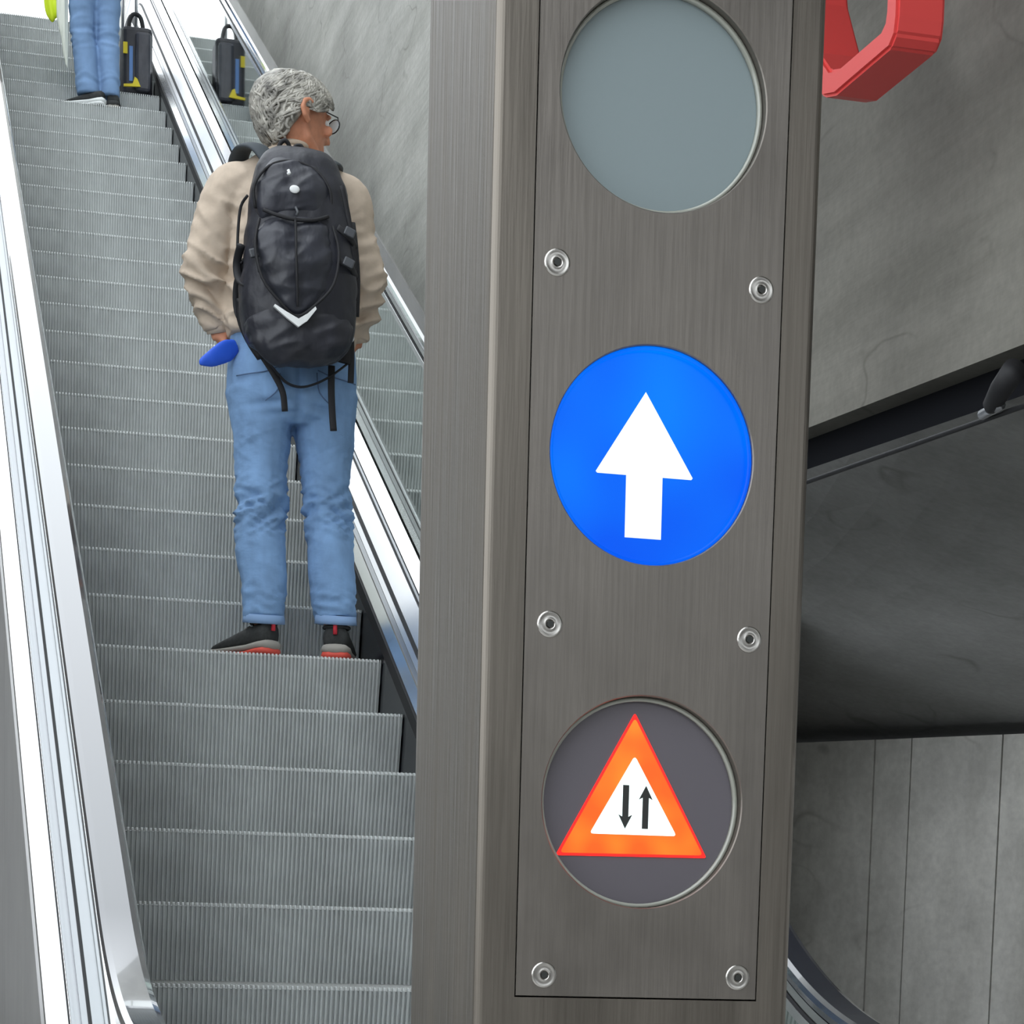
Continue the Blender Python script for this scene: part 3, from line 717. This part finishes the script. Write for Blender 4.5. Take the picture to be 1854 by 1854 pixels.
legR = [(1.31,7.56,3.27,.115,.125),(1.314,7.56,3.155,.098,.112),(1.318,7.56,3.06,.086,.10),(1.322,7.55,2.955,.074,.088),(1.33,7.54,2.87,.073,.086),(1.333,7.52,2.78,.077,.086),(1.338,7.50,2.675,.078,.082),(1.343,7.487,2.60,.070,.078),(1.347,7.483,2.556,.066,.076)]
for l in (legL, legR): limb(bm, [(x,y,z,a*.7,b*.7) for x,y,z,a,b in l[:-1]]+[(l[-1][0],l[-1][1],2.50,.026,.03)])
remeshed('body', bm, 'skin', man, .0055, None, 3)
for s_ in (-1,1):
    bm = bmesh.new(); ball(bm, to_man(Vector((.088,s_*.032,.133))), .0125, 12); obj('eye', bm, 'white', man, True)
build_hair(man, to_man, 'hair', random.Random(3), 620, .019)
# spectacles
bm = bmesh.new()
for s_ in (-1,1):
    cpt = [to_man(Vector((.113+.003*math.cos(a), s_*(.036+.027*math.cos(a)), .132+.021*math.sin(a)))) for a in [2*math.pi*i/18 for i in range(19)]]
    tube(bm, cpt, [.0022]*19, 6)
    tube(bm, [to_man(Vector((.111,s_*.063,.142))), to_man(Vector((.10,s_*.077,.145))), to_man(Vector((.05,s_*.085,.146))), to_man(Vector((0,s_*.088,.150)))], [.0022]*4, 6)
tube(bm, [to_man(Vector((.115,-.010,.138))), to_man(Vector((.118,0,.141))), to_man(Vector((.115,.010,.138)))], [.002]*3, 6)
gl = obj('spectacles', bm, 'black', man, True)
for s_ in (-1,1):
    bm = bmesh.new()
    c = [to_man(Vector((.113, s_*(.036+.026*math.cos(a)), .132+.020*math.sin(a)))) for a in [2*math.pi*i/18 for i in range(18)]]
    c2 = [p+F*.0015 for p in c]; loft(bm, [c,c2]); obj('lens', bm, 'glass', gl)
# jeans
def hip_y(x, z=3.3): return 7.555-.146*math.sqrt(max(0,1-((x-1.207)/.216)**2))
def fold_jeans(p, n):
    d = 0; back = max(0,-n.y)
    cx_ = 1.11 if p.x < 1.209 else 1.325
    side = -1 if p.x < 1.209 else 1
    kn = gz(p.z, 2.905, .085)+.35*gz(p.z, 2.60, .06)+.25*gz(p.z,3.10,.05)
    t = p.z + .35*(p.x-cx_)*side + .02*nz(p,(9,9,9),2)
    d += kn*.0125*(1-abs(nz((p.x,p.y,t),(8,8,30),5))*3.0)
    t2 = p.z - .5*(p.x-cx_)*side
    d += kn*.010*(.6-abs(nz((p.x,p.y,t2),(10,10,42),15))*2.6)
    d += .003*nz(p,(16,16,10),3)+.004*nz(p,(6,6,6),11)-.004*abs(nz((p.x,p.y,p.z+.5*p.x),(6,6,16),17))
    # seat folds
    zc = 3.212 - .10*abs(p.x-1.209) + (.012 if side<0 else 0)
    d -= back*.013*gz(p.z, zc, .010)*gz(p.x, cx_+side*-.03, .085)
    d -= back*.007*gz(p.z, zc-.035, .009)*gz(p.x, cx_-side*.05, .06)
    d -= back*.016*gz(p.x, 1.209, .012)*(1 if 3.12<p.z<3.42 else 0)
    return d
bm = bmesh.new()
limb(bm, [(1.207,7.56,3.47,.196,.122),(1.207,7.56,3.38,.210,.138),(1.207,7.555,3.29,.214,.148),(1.208,7.555,3.22,.205,.14),(1.209,7.56,3.175,.17,.10)])
limb(bm, legL); limb(bm, legR)
jeans = remeshed('jeans', bm, 'jeans', man, .0072, fold_jeans, 3)
for pts in ([(1.016,3.297),(1.06,3.300),(1.10,3.305),(1.135,3.318)],[(1.145,3.30),(1.138,3.25),(1.10,3.215)],[(1.265,3.318),(1.31,3.305),(1.36,3.302),(1.40,3.302)],[(1.262,3.31),(1.272,3.25),(1.32,3.21)]):
    bm = bmesh.new(); tube(bm, [(x, hip_y(x)-.0035, z) for x,z in smoothpts(pts,4)], [.0019]*(4*3+1 if len(pts)==4 else 4*2+1), 6); obj('pocket_seam', bm, 'denim_dark', jeans, True)
for l,zz in ((legL,2.546),(legR,2.556)):
    x,y,z,a,b = l[-1]; bm = bmesh.new(); rr = []
    for dz,k in ((.016,.90),(.016,1.0),(.0,1.03),(-.012,1.04),(-.012,.94)):
        rr.append([(x+a*k*math.cos(t), y+b*k*math.sin(t), zz+dz+.010*math.sin(t)) for t in [2*math.pi*i/28 for i in range(28)]])
    loft(bm, rr, cap=False); obj('hem', bm, 'denim_light', jeans, True)
# jacket
def fold_jacket(p, n):
    d = .004*nz(p,(7,7,7),1)+.0025*nz(p,(18,18,18),4)-.004*abs(nz((p.x,p.y,p.z-.6*p.x),(6,6,14),33))
    for sx, ex, ez in ((-1,.925,3.60),(1,1.437,3.60)):
        if (p.x-1.2)*sx > .165:
            k = gz(p.z, ez, .085)+.6*gz(p.z, 3.50,.05)+.35*gz(p.z,3.80,.06)
            t = p.z - .55*(p.x-ex)*sx + .03*nz(p,(8,8,8),6)
            d += k*.017*(1-abs(nz((p.x,p.y,t),(8,8,24),9))*3.2) + k*.003*math.sin(t*120+5*nz(p,(6,6,6),3))
    if abs(p.x-1.2) < .2: d += .006*gz(p.z,3.46,.05)*math.sin(p.x*70+4*nz(p,(5,5,9),2))
    return d
bm = bmesh.new()
limb(bm, [(1.205,7.56,3.425,.196,.132),(1.205,7.56,3.45,.212,.144),(1.2,7.56,3.54,.214,.144),(1.198,7.56,3.66,.208,.14),(1.195,7.56,3.76,.215,.142),(1.19,7.56,3.86,.228,.13),(1.188,7.557,3.915,.222,.112),(1.187,7.555,3.955,.182,.098),(1.186,7.555,3.985,.125,.088),(1.187,7.553,4.005,.085,.078),(1.188,7.552,4.022,.070,.072)], n=28)
limb(bm, [(1.05,7.555,3.90,.07,.09),(.992,7.555,3.872,.074,.082),(.955,7.55,3.77,.068,.072),(.935,7.552,3.70,.067,.069),(.925,7.56,3.64,.069,.069),(.937,7.572,3.575,.062,.062),(.955,7.588,3.515,.050,.052),(.968,7.60,3.468,.041,.043)])
limb(bm, [(1.33,7.555,3.905,.07,.09),(1.378,7.555,3.882,.074,.082),(1.395,7.55,3.80,.069,.072),(1.418,7.552,3.72,.068,.069),(1.436,7.56,3.65,.068,.069),(1.436,7.575,3.59,.062,.063),(1.428,7.59,3.53,.053,.053),(1.418,7.605,3.475,.043,.045)])
jacket = remeshed('jacket', bm, 'jacket', man, .0075, fold_jacket, 3)
bm = bmesh.new(); tube(bm, [(1.188+.064*math.cos(t), 7.552+.067*math.sin(t), 4.018-.006*math.sin(t)) for t in [2*math.pi*i/24 for i in range(25)]], [.0085]*25, 8); obj('collar', bm, 'jacket', jacket, True)
for (x,y,z,a) in ((.970,7.602,3.462,.042),(1.417,7.607,3.468,.044)):
    bm = bmesh.new(); tube(bm, [(x-.006,y-.004,z+.028),(x,y,z+.004),(x+.003,y+.003,z-.010)], [(a*.98,a*1.03),(a*.9,a*.95),(a*.88,a*.92)], 18); obj('cuff', bm, 'jacket', jacket, True)
# shoes
shoe('shoe', man, (1.130,7.425,Z0), -.60, .275, 'shoe', 'sole', 'sole_red', 'red_tab', .050, .104)
shoe('shoe', man, (1.336,7.425,Z0), .28, .285, 'shoe', 'sole', 'sole_red', 'red_tab', .051, .104)

# ---- backpack
bp = empty('backpack', (1.18,7.32,3.335), 'black hiking backpack with hanging straps on the back of the grey-haired person', 'backpack')
def fold_pack(p, n): return .006*nz(p,(9,9,9),21)+.003*nz(p,(22,22,22),13)-.004*abs(nz(p,(5,5,14),31))
bm = bmesh.new()
limb(bm, [(1.19,7.335,3.335,.10,.06),(1.19,7.325,3.355,.15,.088),(1.187,7.318,3.41,.178,.108),(1.185,7.312,3.50,.184,.116),(1.184,7.312,3.60,.177,.118),(1.183,7.316,3.72,.165,.112),(1.180,7.326,3.82,.150,.100),(1.178,7.338,3.89,.128,.082),(1.176,7.350,3.93,.098,.058),(1.176,7.356,3.947,.05,.03)], n=28, sq=2.6)
remeshed('pack_body', bm, 'pack', bp, .0075, fold_pack, 3)
def ppart(name, spec, m, sq=2.3, seed=0, amp=1.0):
    b = bmesh.new(); limb(b, spec, n=24, sq=sq)
    return remeshed(name, b, m, bp, .006, lambda p,n: amp*(.008*nz(p,(10,10,13),seed)+.004*nz(p,(26,26,26),seed+3)-.013*abs(nz((p.x+.6*p.z,p.y,p.z-.4*p.x),(7,7,22),seed+5))), 3)
up_ = ppart('top_pocket', [(1.160,7.262,3.715,.085,.03),(1.155,7.252,3.735,.112,.048),(1.150,7.250,3.78,.118,.056),(1.146,7.260,3.83,.108,.052),(1.144,7.275,3.87,.082,.042),(1.144,7.290,3.893,.04,.022)], 'pack2', 2.4, 40)
lo_ = ppart('front_pocket', [(1.160,7.225,3.425,.016,.02),(1.160,7.222,3.455,.055,.042),(1.160,7.222,3.50,.095,.056),(1.158,7.225,3.57,.120,.062),(1.155,7.230,3.64,.124,.060),(1.152,7.238,3.69,.108,.050),(1.151,7.250,3.715,.075,.03)], 'pack2', 2.3, 60)
bo_ = ppart('bottom_pocket', [(1.188,7.300,3.333,.10,.06),(1.186,7.280,3.352,.150,.085),(1.182,7.280,3.39,.168,.088),(1.180,7.290,3.425,.168,.075),(1.180,7.315,3.45,.15,.05)], 'pack', 2.5, 80)
# zips, seam, trims
def line(name, pts, r, m, parent, sub=4, flatten=None):
    q = smoothpts(pts, sub); b = bmesh.new(); tube(b, q, [flatten or r]*len(q), 8); return obj(name, b, m, parent, True)
line('zip', [(1.035,7.235,3.735),(1.030,7.225,3.80),(1.075,7.232,3.862),(1.144,7.243,3.887),(1.215,7.235,3.868),(1.262,7.225,3.81),(1.268,7.235,3.74)], .0045, 'web', up_)
line('zip', [(1.055,7.205,3.725),(1.10,7.190,3.708),(1.155,7.186,3.700),(1.21,7.190,3.706),(1.255,7.205,3.725)], .006, 'web', up_)
line('centre_seam', [(1.150,7.186,3.705),(1.150,7.166,3.64),(1.150,7.158,3.58),(1.155,7.163,3.50),(1.160,7.180,3.445)], .004, 'web', lo_)
line('piping', [(1.045,7.212,3.70),(1.030,7.195,3.62),(1.050,7.180,3.52),(1.105,7.180,3.455),(1.16,7.198,3.422),(1.215,7.180,3.455),(1.27,7.180,3.52),(1.288,7.195,3.62),(1.270,7.212,3.70)], .0045, 'web', lo_)
bm = bmesh.new(); ball(bm, (1.147,7.186,3.788), (.016,.005,.012), 14); o_ = obj('oval_badge', bm, 'white', up_, True); o_['label'] = 'small white oval badge'
bm = bmesh.new(); tube(bm, [(1.127,7.188,3.842),(1.131,7.184,3.832),(1.124,7.184,3.829)], [.005]*3, 8); obj('zip_pull', bm, 'white', up_, True)
bm = bmesh.new(); tube(bm, [(1.150,7.182,3.735),(1.156,7.176,3.72),(1.152,7.176,3.708)], [.0045]*3, 8); obj('zip_pull', bm, 'plastic', up_, True)
# white chevron below the front pocket, following the curved cloth
bm = bmesh.new()
top = [(1.090,3.446),(1.125,3.426),(1.162,3.408),(1.190,3.426),(1.214,3.449)]; bot = [(1.086,3.440),(1.126,3.408),(1.162,3.384),(1.190,3.405),(1.218,3.442)]
def cy_(x): return 7.176+1.2*(x-1.165)**2
r0_ = [(x,cy_(x)-.006,z) for x,z in top]; r1_ = [(x,cy_(x)-.006,z) for x,z in bot]
rows_ = [[bm.verts.new((x,y+d,z)) for x,y,z in r] for r,d in ((r0_,.012),(r0_,0),(r1_,0),(r1_,.012),(r0_,.012))]
for i in range(4):
    for j in range(4): bm.faces.new((rows_[i][j],rows_[i][j+1],rows_[i+1][j+1],rows_[i+1][j]))
o_ = obj('chevron', bm, 'white', bo_); o_['label'] = 'white reflective chevron'
# shoulder straps over the jacket
for pts in ([(1.105,7.400,3.925),(1.075,7.435,3.975),(1.050,7.500,4.000),(1.035,7.560,4.000),(1.03,7.63,3.965),(1.035,7.70,3.87),(1.04,7.715,3.72)],
            [(1.255,7.400,3.925),(1.290,7.435,3.955),(1.318,7.500,3.972),(1.330,7.560,3.972),(1.335,7.63,3.945),(1.33,7.70,3.87),(1.33,7.715,3.72)]):
    q = smoothpts(pts,5); b = bmesh.new(); tube(b, q, [(.032,.011)]*len(q), 12, ref=(0,-.6,1)); obj('shoulder_strap', b, 'pad', bp, True)
line('grab_handle', [(1.125,7.385,3.935),(1.128,7.372,3.972),(1.143,7.365,3.985),(1.158,7.372,3.972),(1.162,7.385,3.935)], .007, 'web', bp)
line('grab_handle', [(1.165,7.35,3.94),(1.17,7.34,3.962),(1.19,7.335,3.965),(1.20,7.34,3.945)], .005, 'web', bp)
W_ = (.0085,.0025)
line('side_strap', [(1.020,7.300,3.79),(1.004,7.33,3.765),(.998,7.345,3.70),(.998,7.345,3.615),(1.010,7.33,3.60)], 0, 'web', bp, flatten=(.0045,.0035))
line('side_strap', [(1.000,7.29,3.64),(.995,7.34,3.60),(1.00,7.33,3.55),(1.015,7.27,3.52)], 0, 'web', bp, flatten=(.013,.006))
line('side_strap', [(1.02,7.33,3.61),(1.000,7.38,3.55),(1.005,7.40,3.47),(1.03,7.36,3.42)], 0, 'web', bp, flatten=(.010,.003))
line('side_strap', [(1.345,7.29,3.74),(1.352,7.27,3.66),(1.360,7.27,3.56),(1.362,7.29,3.46)], 0, 'web', bp, flatten=(.010,.003))
line('side_strap', [(1.30,7.235,3.83),(1.325,7.245,3.74),(1.345,7.25,3.62),(1.35,7.26,3.50)], 0, 'web', bp, flatten=(.008,.003))
line('side_strap', [(1.285,7.215,3.70),(1.325,7.22,3.675),(1.355,7.27,3.66)], 0, 'web', bp, flatten=(.010,.003))
line('side_strap', [(1.285,7.200,3.60),(1.325,7.205,3.585),(1.360,7.27,3.57)], 0, 'web', bp, flatten=(.010,.003))
for (p,r) in (((1.322,7.205,3.685),.4),((1.318,7.192,3.592),.4),((1.032,7.215,3.60),-.3)):
    b = bmesh.new(); box(b, (-.017,-.007,-.013), (.017,.007,.013), .004); bmesh.ops.transform(b, matrix=Matrix.Translation(p)@Matrix.Rotation(r,4,'Y'), verts=b.verts); obj('buckle', b, 'plastic', bp)
line('hip_belt', [(1.02,7.36,3.50),(1.025,7.385,3.45),(1.05,7.38,3.39),(1.085,7.365,3.335)], 0, 'web', bp, flatten=(.024,.008))
line('hip_belt', [(1.345,7.37,3.47),(1.35,7.385,3.43),(1.345,7.38,3.38),(1.34,7.375,3.34)], 0, 'web', bp, flatten=(.024,.008))
line('loop_strap', [(1.06,7.37,3.38),(1.085,7.365,3.335),(1.135,7.372,3.283),(1.165,7.378,3.262),(1.205,7.380,3.255),(1.25,7.380,3.268),(1.30,7.380,3.296),(1.355,7.385,3.340)], 0, 'web', bp, flatten=(.0035,.011))
line('hanging_strap', [(1.083,7.37,3.335),(1.120,7.375,3.285),(1.148,7.378,3.235),(1.157,7.385,3.178)], 0, 'web', bp, flatten=(.010,.0025))
line('hanging_strap', [(1.304,7.385,3.330),(1.303,7.380,3.26),(1.306,7.375,3.19),(1.311,7.372,3.128)], 0, 'web', bp, flatten=(.011,.0025))
line('hanging_strap', [(1.363,7.375,3.42),(1.366,7.380,3.35),(1.366,7.385,3.282)], 0, 'web', bp, flatten=(.010,.0025))
bm = bmesh.new(); tube(bm, [(1.362+.008*math.cos(t),7.372,3.415+.010*math.sin(t)) for t in [2*math.pi*i/12 for i in range(13)]], [.003]*13, 6); obj('buckle', bm, 'steel', bp, True)
# ---- blue cloth sticking out of the pocket
bm = bmesh.new()
limb(bm, [(1.018,7.500,3.392,.010,.020),(.990,7.492,3.376,.011,.033),(.960,7.486,3.356,.011,.031),(.930,7.482,3.339,.010,.023),(.908,7.480,3.329,.008,.014),(.897,7.480,3.326,.004,.006)], n=20, ref=(0,-.25,1))
bc = remeshed('blue_cloth', bm, 'blue_cloth', None, .004, lambda p,n: .0022*nz(p,(26,26,26),2), 2)
tag(bc, 'bright blue folded cloth poking out of the jeans pocket', 'cloth')

# ---- second person further up
k2 = 19; y2, z2 = Y0+RUN*k2, Z0+RISE*k2
p2 = empty('person', (1.09, y2+.12, z2), 'person in pale jeans and black shoes near the escalator top, cropped above the hips', 'person')
yb_ = y2+.13
L2 = [(1.03,yb_,7.10,.105,.115),(1.012,yb_,6.95,.086,.098),(1.008,yb_,6.80,.074,.085),(1.012,yb_-.005,6.69,.068,.078),(1.022,yb_-.015,6.58,.069,.076),(1.033,yb_-.03,6.46,.066,.074),(1.040,yb_-.035,6.375,.066,.078),(1.041,yb_-.035,6.352,.066,.08)]
R2 = [(1.15,yb_,7.10,.105,.115),(1.157,yb_,6.95,.080,.098),(1.156,yb_,6.80,.068,.085),(1.156,yb_-.005,6.69,.062,.076),(1.160,yb_-.015,6.58,.062,.074),(1.164,yb_-.03,6.46,.058,.072),(1.166,yb_-.035,6.375,.056,.074),(1.166,yb_-.035,6.352,.056,.076)]
def to_p2(p): return Vector((1.09,yb_,7.79)) + Vector((0,1,0))*(p.x*1.02)+Vector((-1,0,0))*(p.y)+Vector((0,0,1))*(p.z*.92)
bm = bmesh.new(); build_head(bm, to_p2)
limb(bm, [(1.09,yb_,7.10,.15,.10),(1.09,yb_,7.28,.14,.095),(1.09,yb_,7.50,.165,.10),(1.09,yb_,7.66,.15,.085),(1.09,yb_,7.73,.07,.06),(1.09,yb_,7.84,.052,.055)])
limb(bm, [(.93,yb_,7.64,.052,.052),(.885,yb_-.01,7.38,.042,.042),(.885,yb_+.10,7.22,.028,.026)])
limb(bm, [(1.25,yb_,7.64,.052,.052),(1.285,yb_-.01,7.38,.042,.042),(1.325,yb_+.12,7.22,.028,.026)])
hand(bm, (.885,yb_+.11,7.215), (.05,.8,-.35), (.2,.3,-.9), 1, .7)
hand(bm, (1.326,yb_+.13,7.215), (.05,.8,-.35), (-.2,.3,-.9), -1, .7)
for l in (L2,R2): limb(bm, [(x,y,z,a*.7,b*.7) for x,y,z,a,b in l])
remeshed('body', bm, 'skin', p2, .008, None, 2)
build_hair(p2, to_p2, 'hair', random.Random(9), 160)
def fold2(p, n):
    t = p.z + .03*nz(p,(8,8,8),2)
    k = gz(p.z,6.68,.09)+.7*gz(p.z,6.42,.05)+.5*gz(p.z,6.86,.08)
    return .003*nz(p,(8,8,8),5)+k*.008*(1-abs(nz((p.x,p.y,t),(7,7,26),4))*3)
bm = bmesh.new()
limb(bm, [(1.09,yb_,7.27,.160,.112),(1.09,yb_,7.20,.172,.125),(1.09,yb_,7.10,.178,.132),(1.088,yb_,7.02,.168,.12),(1.086,yb_,6.97,.13,.09)])
limb(bm, L2); limb(bm, R2)
remeshed('jeans', bm, 'jeans2', p2, .009, fold2, 3)
bm = bmesh.new()
limb(bm, [(1.09,yb_,7.22,.180,.130),(1.09,yb_,7.35,.172,.125),(1.09,yb_,7.52,.185,.13),(1.09,yb_,7.66,.175,.105),(1.09,yb_,7.72,.10,.08),(1.09,yb_,7.77,.065,.065)])
limb(bm, [(.95,yb_,7.64,.075,.075),(.905,yb_,7.5,.064,.064),(.885,yb_-.01,7.38,.058,.058),(.885,yb_+.085,7.24,.042,.042)])
limb(bm, [(1.23,yb_,7.64,.075,.075),(1.275,yb_,7.5,.064,.064),(1.285,yb_-.01,7.38,.058,.058),(1.32,yb_+.105,7.24,.042,.042)])
remeshed('jacket', bm, 'pad', p2, .010, lambda p,n: .005*nz(p,(9,9,9),7), 3)
shoe('shoe', p2, (1.125,yb_-.095,z2), -1.12, .27, 'shoe', 'white', 'white', None, .046, .085)
shoe('shoe', p2, (1.178,yb_-.085,z2), .18, .27, 'shoe', 'shoe', 'sole', None, .042, .085)
# coat carried over the arm
ct2 = empty('folded_raincoat', (.90, yb_, 6.49), 'pale raincoat with lime lining hanging beside the pale jeans', 'coat')
bm = bmesh.new(); limb(bm, [(.885,yb_+.06,7.26,.050,.05),(.884,yb_,7.10,.046,.035),(.888,yb_-.03,6.90,.040,.028),(.897,yb_-.035,6.74,.030,.022),(.910,yb_-.035,6.60,.018,.014),(.920,yb_-.03,6.49,.005,.005)], n=16)
remeshed('pale_panel', bm, 'pale', ct2, .006, lambda p,n: .004*math.sin(p.x*190)*gz(p.z,6.8,.3)+.003*nz(p,(20,20,6),3), 2)
bm = bmesh.new(); limb(bm, [(.850,yb_+.06,7.25,.050,.05),(.836,yb_+.02,7.05,.050,.04),(.832,yb_,6.88,.047,.035),(.838,yb_,6.78,.034,.026),(.846,yb_,6.752,.012,.012)], n=16)
remeshed('lime_lining', bm, 'lime', ct2, .006, lambda p,n: .004*math.sin(p.x*150+p.z*30)+.003*nz(p,(20,20,6),5), 2)
# trolley bag standing one step higher
k3 = 20; yb3, zb3 = Y0+RUN*k3, Z0+RISE*k3
tb = empty('trolley_bag', (1.36, yb3+.2, zb3), 'black trolley bag with yellow patches and blue strap standing on escalator step', 'bag')
bx0, bx1, by0, by1 = 1.268, 1.448, yb3+.10, yb3+.30
bm = bmesh.new(); box(bm, (bx0,by0,zb3+.022), (bx1,by1,zb3+.42), .025); obj('bag_body', bm, 'pack', tb)
bm = bmesh.new(); box(bm, (bx0+.075,by0-.035,zb3+.04), (bx1-.012,by0+.02,zb3+.38), .018); obj('front_pocket', bm, 'pack2', tb)
bm = bmesh.new(); box(bm, (bx0+.040,by0-.006,zb3+.10), (bx0+.062,by0+.004,zb3+.30), .002); obj('strap', bm, 'blue_strap', tb)
bm = bmesh.new(); box(bm, (bx0+.004,by0-.006,zb3+.255), (bx0+.030,by0+.004,zb3+.32), .002); obj('patch', bm, 'yellow', tb)
bm = bmesh.new(); prism(bm, [(bx0+.005,zb3+.055),(bx0+.105,zb3+.062),(bx0+.085,zb3+.105),(bx0+.070,zb3+.115),(bx0+.058,zb3+.075),(bx0+.005,zb3+.068)], by0-.042, by0-.030, 'y'); obj('patch', bm, 'yellow', tb)
for x in (bx0+.03, bx1-.03):
    bm = bmesh.new(); tube(bm, [(x-.012,by1-.03,zb3+.024),(x+.012,by1-.03,zb3+.024)], [.024,.024], 16, ref=(0,0,1)); obj('wheel', bm, 'blackm', tb, True)
    bm = bmesh.new(); box(bm, (x-.01,by0+.01,zb3), (x+.01,by0+.04,zb3+.03), .004); obj('foot', bm, 'blackm', tb)
bm = bmesh.new(); tube(bm, smoothpts([(1.315,by0+.1,zb3+.40),(1.318,by0+.1,zb3+.48),(1.345,by0+.1,zb3+.52),(1.385,by0+.1,zb3+.50),(1.405,by0+.1,zb3+.40)],5), [.013]*21, 10); obj('grab_handle', bm, 'blackm', tb, True)
bm = bmesh.new(); tube(bm, [(1.285,by1-.02,zb3+.38),(1.285,by1-.02,7.20),(1.325,by1-.02,7.205),(1.365,by1-.02,7.20),(1.365,by1-.02,zb3+.38)], [.009]*5, 8); obj('telescopic_handle', bm, 'steel_dull', tb, True)
